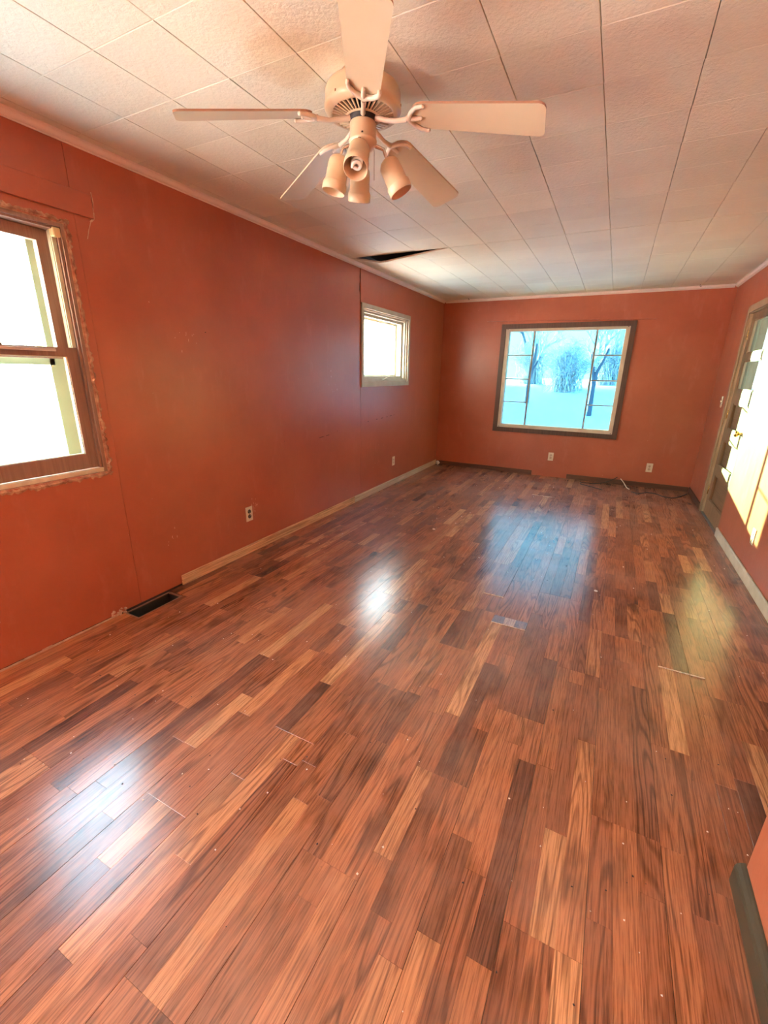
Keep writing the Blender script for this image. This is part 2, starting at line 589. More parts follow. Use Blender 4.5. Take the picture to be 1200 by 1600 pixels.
# ------------------------------------------------------------------ walls
dark_m = mat('dark_framing_lumber', (0.035, 0.025, 0.02), 0.9, col2=(0.05, 0.035, 0.025))
wl = MB().slab((NEAR - .1, L + WT, -0.12, TOP), [W1, W2, FILL_W], XL, -WT, -0.013).build('wall_left', dark_m)
struct(wl, 'terracotta painted left wall with two windows and cracked panel seams', 'wall')


def jag(z0, z1, n, amp, seed):
    r = random.Random(seed)
    return [(z0 + (z1 - z0) * i / n, r.uniform(0, amp)) for i in range(n + 1)]


S1, S2 = 1.447, 4.150                      # panel seams
p1 = MB().slab((NEAR, S1 - 0.0008, 0.012, H + .02), [W1, FILL_W], XL, -0.0128, 0).build('wall_panel', wall_m, wl)
# middle panel, its far edge broken away above the far window
b_ = MB().slab((S1 + 0.0008, S2 - 0.04, 0.012, H + .02), [], XL, -0.0128, 0)
zs = [0.012, 0.5, 0.9, 1.25, 1.6, 2.0] + [2.0 + 0.4 * i / 14 for i in range(1, 15)] + [H + .02]
r_ = random.Random(4)
ed = []
for z in zs:
    g_ = 0.0012 if z < 1.2 else (0.0035 if z < 2.0 else r_.uniform(0.008, 0.032))
    ed.append(S2 - g_)
for i in range(len(zs) - 1):
    q = [(d, y, z) for d in (-0.0128, 0) for (y, z) in ((S2 - 0.04, zs[i]), (ed[i], zs[i]), (ed[i + 1], zs[i + 1]), (S2 - 0.04, zs[i + 1]))]
    b_.add(q, [(4, 5, 6, 7), (1, 2, 6, 5)])
b_.build('wall_panel', wall_m, wl, fix=False)
MB().slab((S2 + 0.0008, L, 0.012, H + .02), [W2], XL, -0.0128, 0).build('wall_panel', wall_m, wl)

wb = MB().slab((0.0, W, -0.12, TOP), [BW], YB, L, L + WT).build('wall_back', wall_m)
struct(wb, 'deep orange red far wall around the picture window', 'wall')
wr = MB().slab((NEAR - .1, L + WT, -0.12, TOP), [DR], XL, W, W + WT).build('wall_right', wall_m)
struct(wr, 'terracotta right wall with door and low sunlight on it', 'wall')
wnr = MB().slab((0.0, W, -0.12, TOP), [], YB, NEAR - .1, NEAR).build('wall_near', wall_m)
struct(wnr, 'terracotta wall behind the viewer', 'wall')
PX = 2.945                                 # partition face
pt = MB().slab((NEAR, 1.243, -0.05, H + .02), [], XL, PX, PX + 0.12).build('wall_near_right', wall_m)
struct(pt, 'end of orange partition wall at the lower right', 'wall')

# corner bead line of the left wall
# ------------------------------------------------------------------ floor
rows_w = 0.0655
HOLE = (0.0, 2 * rows_w, 1.335, 1.640)
sub_m = mat('grey_subfloor', (0.16, 0.12, 0.09), 0.9)
fl = MB().slab((0.0, W, NEAR, L), [HOLE], ZF, -0.12, -0.008).build('floor', sub_m)
struct(fl, 'walnut brown strip laminate floor, scuffed and dusty, reflecting the windows', 'floor')

PAL = [(0.37, 0.140, 0.060), (0.31, 0.112, 0.050), (0.24, 0.088, 0.042), (0.16, 0.060, 0.032), (0.46, 0.195, 0.085),
       (0.56, 0.270, 0.120), (0.35, 0.128, 0.056), (0.27, 0.096, 0.044)]
PW = [7, 6, 5, 4, 3, 1.3, 7, 6]
rf = random.Random(23)
strips = []
FORCED = [(43, 45, 2.29), (28, 29, 2.63), (30, 32, 2.30), (26, 29, 5.40)]
nrow = int(math.ceil(W / rows_w))
for i in range(nrow):
    x0, x1 = i * rows_w, min(W, (i + 1) * rows_w)
    brd = i // 3
    boff = (brd * 0.437) % 1.21            # board ends step from board to board
    ends = [NEAR - 2.0 + boff + 1.21 * q for q in range(12)]
    ends = sorted(ends + [v for (ra, rb, v) in FORCED if ra <= i <= rb])
    y = NEAR - rf.uniform(0, 0.5)
    while y < L:
        ln = rf.choice((0.3, 0.42, 0.5, 0.6, 0.72, 0.9)) * rf.uniform(0.9, 1.1)
        nxt = [v for v in ends if y + 0.01 < v < y + ln + 0.10]
        if nxt:
            ln = nxt[0] - y
        y0, y1 = max(y, NEAR), min(y + ln, L)
        y += ln
        if y1 - y0 < 0.02:
            continue
        col = rf.choices(PAL, PW)[0]
        j = rf.uniform(0.88, 1.12)
        col = tuple(c * j for c in col)
        segs = [(y0, y1)]
        if x1 <= HOLE[1] + 1e-4:           # cut the strips at the duct hole
            segs = []
            if y0 < HOLE[2]: segs.append((y0, min(y1, HOLE[2])))
            if y1 > HOLE[3]: segs.append((max(y0, HOLE[3]), y1))
        for a, b in segs:
            if b - a > 0.012:
                strips.append((x0, x1, a, b, col, rf.random(), i))


def strip_mesh(mb, s, tint, seed):
    x0, x1, y0, y1, col, sd_, i = s
    # board joints (every third strip, and board ends) are a touch wider than the printed strip joints
    gl = 0.0006 if i % 3 == 0 else 0.0001
    gr = 0.0006 if i % 3 == 2 else 0.0001
    ge = 0.0002
    c = 0.0004
    X0, X1, Y0, Y1 = x0 + gl, x1 - gr, y0 + ge, y1 - ge
    lift = LIFTS.get((round(x0, 3), round(y0, 3)), (0, 0, 0, 0))
    z = lambda k: lift[k]
    v = [(X0, Y0, -0.008), (X1, Y0, -0.008), (X1, Y1, -0.008), (X0, Y1, -0.008),
         (X0, Y0, -c + z(0)), (X1, Y0, -c + z(1)), (X1, Y1, -c + z(2)), (X0, Y1, -c + z(3)),
         (X0 + c, Y0 + c, z(0)), (X1 - c, Y0 + c, z(1)), (X1 - c, Y1 - c, z(2)), (X0 + c, Y1 - c, z(3))]
    f = [(8, 9, 10, 11)]
    for k in range(4):
        l = (k + 1) % 4
        f += [(4 + k, 4 + l, 8 + l, 8 + k), (k, l, 4 + l, 4 + k)]
    mb.add(v, f)
    tint += [(*col, 1.0)] * 12
    seed += [sd_] * 12
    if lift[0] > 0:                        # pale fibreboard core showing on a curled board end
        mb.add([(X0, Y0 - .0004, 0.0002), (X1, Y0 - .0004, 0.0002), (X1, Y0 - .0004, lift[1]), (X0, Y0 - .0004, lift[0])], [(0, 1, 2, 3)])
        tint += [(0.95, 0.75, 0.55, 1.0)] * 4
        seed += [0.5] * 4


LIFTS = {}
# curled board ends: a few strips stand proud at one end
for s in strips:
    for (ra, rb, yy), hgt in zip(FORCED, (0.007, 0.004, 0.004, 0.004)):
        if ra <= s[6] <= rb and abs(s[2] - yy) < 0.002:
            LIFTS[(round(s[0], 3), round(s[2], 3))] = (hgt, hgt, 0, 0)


def strip_obj(name, group, m, parent):
    mb = MB(); tint = []; seed = []
    for s in group:
        strip_mesh(mb, s, tint, seed)
    me = mb.mesh(name)
    ca = me.attributes.new('tint', 'FLOAT_COLOR', 'POINT')
    ca.data.foreach_set('color', [c for t in tint for c in t])
    sa = me.attributes.new('seed', 'FLOAT', 'POINT')
    sa.data.foreach_set('value', seed)
    me.materials.append(m)
    o = bpy.data.objects.new(name, me)
    C.objects.link(o)
    o.parent = parent
    return o


Minv = (Matrix.Translation(cam.location) @ cam.rotation_euler.to_matrix().to_4x4()).inverted()


def in_view(p):
    q = Minv @ Vector(p)
    if q.z > -0.05:
        return None
    u, v = 600 + 677.73 * q.x / -q.z, 800 - 677.73 * q.y / -q.z
    return (u, v, -q.z) if -40 < u < 1240 and -40 < v < 1640 else None


vis = []
for k, s in enumerate(strips):
    d = in_view(((s[0] + s[1]) / 2, (s[2] + s[3]) / 2, 0))
    if d and not (s[0] > PX and s[2] < 1.1):
        vis.append((-(s[3] - s[2]) / d[2] ** 3, k))
vis.sort()
single = {k for _, k in vis[:296]}
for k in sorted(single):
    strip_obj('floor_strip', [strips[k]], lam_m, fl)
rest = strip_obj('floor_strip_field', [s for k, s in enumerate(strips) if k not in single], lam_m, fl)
tag(rest, kind='stuff')

# ------------------------------------------------------------------ ceiling
ce = MB().box(0.0, W, NEAR, L, H + 0.10, H + 0.16).build('ceiling', dark_m)
struct(ce, 'cream stippled ceiling of square fibre tiles, sagging open in one place', 'ceiling')
ts = 0.3033
xb = [0.0] + [2.199 + ts * k for k in range(-7, 5)] + [W]
xb = [x for x in xb if 0 <= x <= W]
yb = [2.104 + ts * k for k in range(-14, 15)] + [L]
TT = 0.013


def sag(x, y, row_y0):
    t = 0.0
    if x < 1.0:
        t = (x - 0.02) / 0.32 if x < 0.34 else (1.0 - x) / 0.66
        t = max(0.0, min(1.0, t))
    return 0.062 * t * max(0.0, 1 - (y - row_y0) / 0.31)


def tile_verts(x0, x1, y0, y1, sagrow=False):
    mb = MB()
    if abs(y0 - (2.104 + 6 * ts)) < 0.01:
        y0 += 0.004
    g = 0.0005
    ch = 0.0020
    nx = 6 if sagrow else 1
    X0, X1, Y0, Y1 = x0 + g, x1 - g, y0 + g, y1 - g
    top, low = [], []
    xs = [X0 + (X1 - X0) * i / nx for i in range(nx + 1)]
    xi = [min(max(x, X0 + ch), X1 - ch) for x in xs]
    v = []
    for x, q in zip(xs, xi):
        jit = random.uniform(-0.004, 0.004) if sagrow else 0
        dz0 = sag(x, y0, y0) if sagrow else 0
        dz1 = sag(x, y1, y0) if sagrow else 0
        v += [(x, Y0 + jit, H + TT - dz0), (x, Y0 + jit, H + 0.0015 - dz0), (q, Y0 + ch + jit, H - dz0),
              (q, Y1 - ch, H - dz1), (x, Y1, H + 0.0015 - dz1), (x, Y1, H + TT - dz1)]
    f = []
    for i in range(nx):
        o = i * 6
        for k in range(6):
            l = (k + 1) % 6
            f.append((o + k, o + l, o + 6 + l, o + 6 + k))
    f.append(tuple(range(6)))
    f.append(tuple(nx * 6 + k for k in reversed(range(6))))
    mb.add(v, f)
    return mb


far_tiles = MB()
base_tile = None
for j in range(len(yb) - 1):
    for i in range(len(xb) - 1):
        x0, x1, y0, y1 = xb[i], xb[i + 1], yb[j], yb[j + 1]
        if x1 - x0 < 0.02 or y1 - y0 < 0.02:
            continue
        if y1 < 0.75:
            q = tile_verts(x0, x1, y0, y1)
            far_tiles.add(q.v, q.f)
            continue
        srow = abs(y0 - (2.104 + 6 * ts)) < 0.01 and x0 < 0.95
        if not abs(y0 - (2.104 + 6 * ts)) < 0.01 and x1 - x0 > 0.3 and y1 - y0 > 0.3:
            if base_tile is None:
                o = tile_verts(0, ts, 0, ts).build('ceiling_tile', tile_m, ce)
                base_tile = o
            else:
                o = base_tile.copy()
                C.objects.link(o)
            o.location = (x0, y0, random.uniform(0, 0.0012))
        else:
            tile_verts(x0, x1, y0, y1, srow).build('ceiling_tile', tile_m, ce)
o = far_tiles.build('ceiling_tile_field', tile_m, ce)
tag(o, kind='stuff')

# ------------------------------------------------------------------ mouldings and baseboards
trim_m = mat('cream_ceiling_moulding', (0.80, 0.66, 0.56), 0.45, col2=(0.84, 0.72, 0.62), vscale=6)
oak_m = wood('raw_oak_baseboard', (0.78, 0.50, 0.27), (0.36, 0.18, 0.08), 0.5, scale=90)
greyoak_m = wood('greyed_oak_baseboard', (0.64, 0.52, 0.38), (0.42, 0.31, 0.21), 0.5)
brownbase_m = wood('dark_brown_baseboard', (0.13, 0.055, 0.03), (0.08, 0.035, 0.02), 0.5, axis=0)
creambase_m = mat('dusty_cream_baseboard', (0.66, 0.57, 0.42), 0.5, col2=(0.54, 0.46, 0.32), vscale=9)
blackbase_m = mat('dark_olive_baseboard', (0.045, 0.034, 0.020), 0.38, col2=(0.065, 0.048, 0.028), vscale=7)


def moulding(name, a, b, inward, label, seg=5):
    """quarter round with a small fillet running under the ceiling from a to b"""
    a, b = Vector(a), Vector(b)
    n = Vector(inward)
    prof = [(0.0, 0.0), (0.030, 0.0), (0.030, -0.006)]
    for k in range(seg + 1):
        t = PI / 2 * k / seg
        prof.append((0.006 + 0.020 * math.cos(t), -0.006 - 0.022 * math.sin(t)))
    prof += [(0.006, -0.034), (0.0, -0.034)]
    mb = MB()
    m_ = len(prof)
    v = [a + n * r + Vector((0, 0, z)) for r, z in prof] + [b + n * r + Vector((0, 0, z)) for r, z in prof]
    f = [(k, (k + 1) % m_, m_ + (k + 1) % m_, m_ + k) for k in range(m_)]
    f += [tuple(range(m_)), tuple(m_ + k for k in reversed(range(m_)))]
    mb.add(v, f)
    o = mb.build(name, trim_m)
    return struct(o, label, 'trim')


moulding('trim_1', (0.0005, NEAR, H - .0005), (0.0005, L, H - .0005), (1, 0, 0), 'cream quarter round moulding along the left ceiling edge')
moulding('trim_2', (0.031, L - .0005, H - .0005), (W - 0.031, L - .0005, H - .0005), (0, -1, 0), 'cream moulding between far wall and ceiling')
moulding('trim_3', (W - .0005, 1.3, H - .0005), (W - .0005, L, H - .0005), (-1, 0, 0), 'cream moulding along the right ceiling edge')


def board(name, m, x0, x1, y0, y1, z0, z1, label, c=0.003):
    o = MB().box(x0, x1, y0, y1, z0, z1, c).build(name, m)
    return struct(o, label, 'baseboard')


bl = struct(empty('baseboard_left', (0, 1.74, 0)), 'oak baseboard along the left wall, missing near the camera', 'baseboard')


def under(o, parent):
    o.parent = parent
    o.matrix_parent_inverse = Matrix.Translation(parent.location).inverted() if parent.type == 'EMPTY' else Matrix()
    return o


under(MB().box(0.0006, 0.015, 1.742, 4.0, 0.001, 0.072, 0.003).build('board', oak_m), bl)
under(MB().box(0.0006, 0.014, 4.004, L - 0.016, 0.001, 0.074, 0.003).build('board', greyoak_m), bl)
bbk = struct(empty('baseboard_back', (0, L, 0)), 'dark brown baseboard along the far wall with a stretch missing', 'baseboard')
under(MB().box(0.016, 1.50, L - 0.013, L - 0.0006, 0.001, 0.062, 0.003).build('board', brownbase_m), bbk)
under(MB().box(1.98, W - 0.016, L - 0.013, L - 0.0006, 0.001, 0.065, 0.003).build('board', brownbase_m), bbk)
br_ = struct(empty('baseboard_right', (W, 1.3, 0)), 'dusty cream baseboard along the right wall', 'baseboard')
under(MB().box(W - 0.016, W - 0.0006, 1.3, 4.775, 0.001, 0.085, 0.004).build('board', creambase_m), br_)
under(MB().box(W - 0.013, W - 0.0006, 5.715, L - 0.014, 0.001, 0.07, 0.003).build('board', brownbase_m), br_)
bn = MB()
prof = [(0, 0.001), (-0.022, 0.001), (-0.022, 0.058), (-0.019, 0.07), (-0.012, 0.078), (-0.005, 0.082), (0, 0.083)]
vv = [(PX - 0.0006 + a, y, z) for y in (NEAR + .01, 1.252) for a, z in prof]
n_ = len(prof)
bn.add(vv, [(k, (k + 1) % n_, n_ + (k + 1) % n_, n_ + k) for k in range(n_)] + [tuple(range(n_)), tuple(n_ + k for k in reversed(range(n_)))])
struct(bn.build('baseboard_near_right', blackbase_m), 'dark olive brown rounded baseboard on the partition end', 'baseboard')

# fixed boards above the windows (old curtain boards painted with the wall)
cb_ = MB()
a0, a1 = (0.655, 2.100, 2.205), (2.725, 2.068, 2.158)
v = [(x, y, z) for y in (L - 0.0006, L - 0.022) for x, z in ((a0[0], a0[1]), (a1[0], a1[1]), (a1[0], a1[2]), (a0[0], a0[2]))]
cb_.add(v, [(0, 1, 2, 3), (4, 7, 6, 5), (0, 4, 5, 1), (1, 5, 6, 2), (2, 6, 7, 3), (3, 7, 4, 0)])
struct(cb_.build('trim_4', wall_m), 'red painted curtain board above the far picture window', 'trim')
struct(MB().box(0.0006, 0.013, 0.2, 1.535, 2.083, 2.185, 0.002).build('trim_5', wall_m), 'red painted curtain board above the left near window', 'trim')

# raw drywall foot where the baseboard is gone
raw_m = mat('raw_drywall_edge', (0.62, 0.44, 0.30), 0.9, col2=(0.46, 0.30, 0.19), vscale=30, bump=0.6, bscale=90)
o = MB()
r_ = random.Random(9)
y = NEAR
while y < 1.30:
    y2 = min(y + r_.uniform(0.03, 0.10), 1.30)
    o.box(0.0004, 0.0045, y, y2, 0.0006, r_.uniform(0.007, 0.014))
    y = y2
tag(o.build('raw_edge', raw_m, wl), kind='stuff')
o = MB()
for k in range(16):
    y = r_.uniform(1.255, 1.335)
    s = r_.uniform(0.006, 0.018)
    z = r_.uniform(0.0, 0.035)
    o.box(0.0006, 0.002 + s * .9, y, y + s, z + 0.0006, z + s, s * .3)
tag(o.build('crumbled_plaster', raw_m, wl), kind='stuff')


# jagged plaster ring around the near window
def ragged(mb, P, Q, out, w0, w1, seed, step=0.011):
    """P->Q along the wall (y,z); out = outward unit (y,z)"""
    r = random.Random(seed)
    P, Q, out = Vector(P), Vector(Q), Vector(out)
    n = max(2, int((Q - P).length / step))
    rows = []
    ph = r.random() * 9
    for i in range(n + 1):
        c = P + (Q - P) * i / n
        big = noise.noise(Vector((i * 0.19, ph, 0.0))) * .5 + .5
        w = w0 + (w1 - w0) * max(0, min(1, big + r.uniform(-.28, .28)))
        h = r.uniform(0.002, 0.008)
        a, b, d = c - out * 0.004, c + out * w * r.uniform(.35, .6), c + out * w
        rows.append([(-0.004, a.x, a.y), (h, b.x, b.y), (h * .6, (b.x + d.x) / 2 + r.uniform(-.002, .002), (b.y + d.y) / 2), (0.0003, d.x, d.y)])
    v = [q for r0 in rows for q in r0]
    f = []
    for i in range(n):
        for k in range(3):
            f.append((i * 4 + k, i * 4 + k + 1, (i + 1) * 4 + k + 1, (i + 1) * 4 + k))
    mb.add(v, f)


rg = MB()
y0, y1, z0, z1 = W1
ragged(rg, (y1, z0 - .02), (y1, z1 + .02), (1, 0), 0.004, 0.030, 3)
ragged(rg, (y0 - .02, z0), (y1 + .02, z0), (0, -1), 0.008, 0.036, 5)
ragged(rg, (y0 - .02, z1), (y1 + .02, z1), (0, 1), 0.010, 0.030, 6)
ragged(rg, (y0, z0 - .02), (y0, z1 + .02), (-1, 0), 0.010, 0.03, 8)
rg.build('ragged_plaster_edge', mat('torn_plaster', (0.56, 0.34, 0.20), 0.95, col2=(0.27, 0.11, 0.065), vscale=28, bump=0.9, bscale=120), wl)
# a torn crack beside the end of the curtain board
tc_ = MB()
pts = [(1.545, 2.20), (1.549, 2.16), (1.541, 2.115), (1.536, 2.085), (1.522, 2.07), (1.505, 2.03), (1.492, 1.99)]
for i in range(len(pts) - 1):
    w = 0.0022 if i not in (2, 3) else 0.006
    (a, b), (c, d) = pts[i], pts[i + 1]
    tc_.add([(0.0008, a - w, b), (0.0008, a + w, b), (0.0008, c + w, d), (0.0008, c - w, d), (0.003, (a + c) / 2, (b + d) / 2)],
            [(0, 1, 4), (1, 2, 4), (2, 3, 4), (3, 0, 4)])
tc_.build('plaster_crack', raw_m, wl)
# row of dark gouges under the far window and faint lower joint
gm = mat('dark_gouge', (0.06, 0.025, 0.018), 0.9)
tc_ = MB()
for y, z, w in ((4.30, .868, .035), (4.50, .876, .05), (4.62, .880, .07), (4.76, .884, .05), (4.86, .888, .06), (4.96, .893, .03),
                (3.36, .80, .10), (3.48, .806, .07), (3.68, .83, .012), (2.15, 1.62, .012), (2.87, .83, .006)):
    tc_.add([(0.0006, y, z - .003), (0.0006, y + w, z - .001), (0.0006, y + w * .7, z + .004), (0.0006, y + w * .2, z + .002)], [(0, 1, 2, 3)])
tag(tc_.build('gouge_marks', gm, wl), kind='stuff')
# pale scuffs where paint was scraped
tc_ = MB()
r_ = random.Random(12)
for cy, cz, sy, sz, n in ((1.98, 1.56, .08, .10, 9), (2.46, .36, .05, .06, 26), (3.62, 1.30, .10, .14, 10), (1.72, .30, .12, .1, 6), (4.55, .45, .3, .2, 8)):
    for k in range(n):
        y = cy + r_.gauss(0, sy * .5)
        z = cz + r_.gauss(0, sz * .5)
        a, b = r_.uniform(.001, .003), r_.uniform(.002, .012)
        tc_.add([(0.0007, y - a, z), (0.0007, y, z - b), (0.0007, y + a, z + b * .2), (0.0007, y + a * .3, z + b)], [(0, 1, 2, 3)])
tag(tc_.build('paint_scuffs', mat('pale_scuff', (0.78, 0.46, 0.36), 0.8), wl), kind='stuff')

# ------------------------------------------------------------------ window 1 (left, near): double-hung, casing stripped off
brown_m = wood('aged_brown_sash_wood', (0.31, 0.185, 0.125), (0.23, 0.13, 0.085), 0.5, axis=2)
olive_m = mat('pale_green_jamb_liner', (0.66, 0.66, 0.44), 0.5, col2=(0.58, 0.58, 0.38))
cap_m = mat('yellowed_plastic_clip', (0.70, 0.52, 0.24), 0.45)
storm_m = mat('pale_storm_frame', (0.36, 0.50, 0.32), 0.5)


def ring(mb, u0, u1, v0, v1, w, mapf, d0, d1, wb=None, wt=None):
    """rectangular frame: stiles width w, bottom rail wb, top rail wt"""
    wb = w if wb is None else wb
    wt = w if wt is None else wt
    mb.slab((u0, u1, v0, v1), [(u0 + w, u1 - w, v0 + wb, v1 - wt)], mapf, d0, d1)
    return mb


y0, y1, z0, z1 = W1
w1 = MB()
ring(w1, y0, y1, z0, z1, 0.032, XL, -0.155, -0.022, wb=0.018, wt=0.030)     # jamb box
w1o = w1.build('window_1', brown_m)
struct(w1o, 'brown wooden double hung window with torn plaster edge on the left wall', 'window')
ring(MB(), y0 + .004, y1 - .004, z0 + .004, z1 - .004, 0.016, XL, -0.022, -0.004).build('stop_bead', brown_m, w1o)
ring(MB(), y0 + .020, y1 - .022, z0 + .015, z1 - .02, 0.010, XL, -0.026, -0.014).build('stop_bead', brown_m, w1o)
zm = 1.452
# upper sash (outer track)
us = ring(MB(), y0 + .034, y1 - .050, zm - .02, z1 - .032, 0.050, XL, -0.100, -0.068, wb=0.036, wt=0.05).build('upper_sash', brown_m, w1o)
MB().box(-0.087, -0.083, y0 + .08, y1 - .098, zm + .012, z1 - .078).build('pane', glass_clear, us)
ls = ring(MB(), y0 + .034, y1 - .034, z0 + .030, zm + .032, 0.052, XL, -0.062, -0.028, wb=0.078, wt=0.042).build('lower_sash', brown_m, w1o)
MB().box(-0.047, -0.043, y0 + .085, y1 - .085, z0 + .105, zm - .008).build('pane', glass_clear, ls)
ring(MB(), y0 + .082, y1 - .082, z0 + .104, zm - .006, 0.008, XL, -0.046, -0.034).build('glazing_bead', olive_m, ls)
MB().box(-0.0275, -0.016, 0.76, 1.26, zm + .012, zm + .026, .002).build('meeting_rail_lip', greyoak_m, ls)
# jamb liners and top clip
for yy, s in ((y1 - .033, -1), (y0 + .033, 1)):
    lb = MB().box(-0.064, -0.030, yy, yy + s * .018, zm + .034, z1 - .035)
    lb.box(-0.058, -0.036, yy + s * .018, yy + s * .022, zm + .034, z1 - .035)
    lb.build('jamb_liner', olive_m, w1o)
    MB().box(-0.055, -0.006, yy + s * .020, yy - s * .014, z1 - .062, z1 - .022, .004).build('liner_clip', cap_m, w1o)
MB().box(-0.028, -0.003, y0 + .02, y1 - .02, z0 + .004, z0 + .028, .003).build('stool', mat('pale_sill_paint', (0.72, 0.66, 0.48), 0.45, col2=(.62, .5, .33), vscale=20), w1o)
ring(MB(), y0 + .045, y1 - .045, z0 + .03, z1 - .03, 0.068, XL, -0.150, -0.135, wb=.045, wt=.045).build('storm_frame', storm_m, w1o)
MB().box(-0.150, -0.135, y0 + .09, y1 - .09, zm - .05, zm - .012).build('storm_frame', storm_m, w1o)
lk_ = MB().box(-0.046, -0.022, 0.99, 1.05, zm + .032, zm + .040, .002)
lk_.lathe([(0, .052), (.012, .05), (.014, .044), (.012, .038)], 12, Matrix.Translation((-0.035, 1.02, zm + .001)))
lk_.build('sash_lock', mat('dark_bronze', (0.12, 0.08, 0.05), 0.4, 0.8), w1o)

# ------------------------------------------------------------------ window 2 (left, far): small casement
tan_m = mat('beige_window_paint', (0.50, 0.44, 0.32), 0.5, col2=(0.42, 0.36, 0.25), vscale=8)
y0, y1, z0, z1 = W2
w2 = MB()
ring(w2, y0, y1, z0, z1, 0.016, XL, -0.155, -0.001)
w2o = w2.build('window_2', tan_m)
struct(w2o, 'small beige casement window near the far left corner', 'window')
ring(MB(), 4.152, 5.362, 1.243, 2.063, 0.046, XL, 0.0006, 0.016).build('casing', tan_m, w2o)
ring(MB(), y0 + .014, y1 - .014, z0 + .014, z1 - .014, 0.022, XL, -0.05, -0.02).build('inner_stop', tan_m, w2o)
s2 = ring(MB(), y0 + .018, y1 - .018, z0 + .018, z1 - .018, 0.045, XL, -0.095, -0.055).build('sash', tan_m, w2o)
MB().box(-0.078, -0.074, y0 + .058, y1 - .058, z0 + .058, z1 - .058).build('pane', glass_clear, s2)
ring(MB(), y0 + .030, y1 - .030, z0 + .03, z1 - .03, 0.05, XL, -0.145, -0.130).build('storm_frame', tan_m, w2o)
ltc = MB().box(-0.018, 0.004, 4.68, 4.80, z0 + .018, z0 + .030, .003)
ltc.tube([(-.004, 4.72, z0 + .03), (0.012, 4.73, z0 + .045), (0.014, 4.79, z0 + .05)], .005, 8)
ltc.build('crank_latch', mat('worn_brass_latch', (0.30, 0.23, 0.13), 0.4, 0.7), w2o)

# ------------------------------------------------------------------ window 3 (far wall): picture window with side lights
cas_m = wood('dark_brown_casing', (0.105, 0.055, 0.035), (0.07, 0.035, 0.022), 0.45, axis=2)
cream_m = mat('cream_window_frame', (0.62, 0.52, 0.38), 0.45, col2=(0.54, 0.45, 0.32), vscale=10)
mun_m = mat('grey_brown_muntin', (0.30, 0.24, 0.20), 0.5)
x0, x1, z0, z1 = BW
w3o = ring(MB(), x0, x1, z0, z1, 0.014, YB, L - 0.004, L + 0.15).build('window_3', cream_m)
struct(w3o, 'cream framed picture window with eight small side panes on the far wall', 'window')
ring(MB(), 0.874, 2.524, 0.598, 2.058, 0.062, YB, L - 0.020, L - 0.0006).build('casing', cas_m, w3o)
ring(MB(), x0 + .006, x1 - .006, z0 + .006, z1 - .006, 0.048, YB, L - 0.010, L + 0.03, wb=0.062, wt=0.052).build('inner_frame', cream_m, w3o)
ring(MB(), x0 + .03, x1 - .03, z0 + .03, z1 - .03, 0.028, YB, L + 0.03, L + 0.07, wb=0.04).build('sash', cream_m, w3o)
gx = [0.984, 1.316, 2.092, 2.416]
gz = [0.710, 1.024, 1.340, 1.655, 1.966]
for x in (gx[1], gx[2]):
    MB().box(x - .011, x + .011, L + 0.022, L + 0.062, gz[0], gz[-1], .003).build('mullion', mun_m, w3o)
for a, b in ((gx[0], gx[1] - .011), (gx[2] + .011, gx[3])):
    for z in gz[1:-1]:
        MB().box(a, b, L + 0.026, L + 0.058, z - .007, z + .007, .002).build('muntin', mun_m, w3o)
    for k in range(4):
        MB().box(a, b, L + 0.040, L + 0.044, gz[k] + .007 * (k > 0), gz[k + 1] - .007 * (k < 3)).build('pane', glass_blue, w3o)
MB().box(gx[1] + .011, gx[2] - .011, L + 0.040, L + 0.044, gz[0], gz[-1]).build('pane', glass_blue, w3o)
for x in (x0 + .03, x1 - .03):
    for z in (z0 + .03, z1 - .03):
        MB().lathe([(0, 0), (.006, 0), (.005, .003), (0, .004)], 10, Matrix.Translation((x, L - .0105, z)) @ Euler((PI / 2, 0, 0)).to_matrix().to_4x4()).build('screw', cas_m, w3o)

# window 4 (unseen, added behind the camera for fill light): plain frame
w4o = ring(MB(), FILL_W[0], FILL_W[1], FILL_W[2], FILL_W[3], 0.05, XL, -0.155, 0.012).build('added_window_4', cream_m)
struct(w4o, 'wide cream framed window added behind the viewer for fill light', 'window')

# ------------------------------------------------------------------ door (right wall)
y0, y1, z0, z1 = DR
door_m = wood('varnished_brown_door', (0.30, 0.17, 0.085), (0.20, 0.11, 0.05), 0.42, axis=2)
panel_m = wood('varnished_door_panel', (0.27, 0.15, 0.075), (0.17, 0.09, 0.042), 0.42, axis=1)
jamb_m = wood('tan_door_jamb', (0.42, 0.29, 0.17), (0.30, 0.19, 0.10), 0.5, axis=2)
d1 = MB()
d1.box(W - .001, W + .155, y1 - .018, y1, 0, z1)
d1.box(W - .001, W + .155, y0, y0 + .010, 0, z1)
d1.box(W - .001, W + .155, y0, y1, z1 - .016, z1)
d1o = d1.build('door_1', jamb_m)
struct(d1o, 'brown five panel door with glass upper lights, sunlit on the right wall', 'door')
cs = MB().box(W - .016, W - .0006, y1 - .006, y1 + .056, 0.0015, z1 + .056, .003)
cs.build('casing', jamb_m, d1o)
MB().box(W - .016, W - .0006, y0 - .01, y1 - .007, z1 - .008, z1 + .056, .003).build('casing', jamb_m, d1o)
DX0, DX1 = W + 0.018, W + 0.058
dy0, dy1 = y0 + .014, y1 - .026
op = [(0.17, 0.437), (0.545, 0.795), (0.915, 1.160), (1.290, 1.560), (1.625, 1.925)]
ou0, ou1 = dy0 + .10, dy1 - .11
df = MB().slab((dy0, dy1, 0.012, z1 - .020), [(ou0, ou1, a, b) for a, b in op], XL, DX0, DX1).build('door_leaf', door_m, d1o)
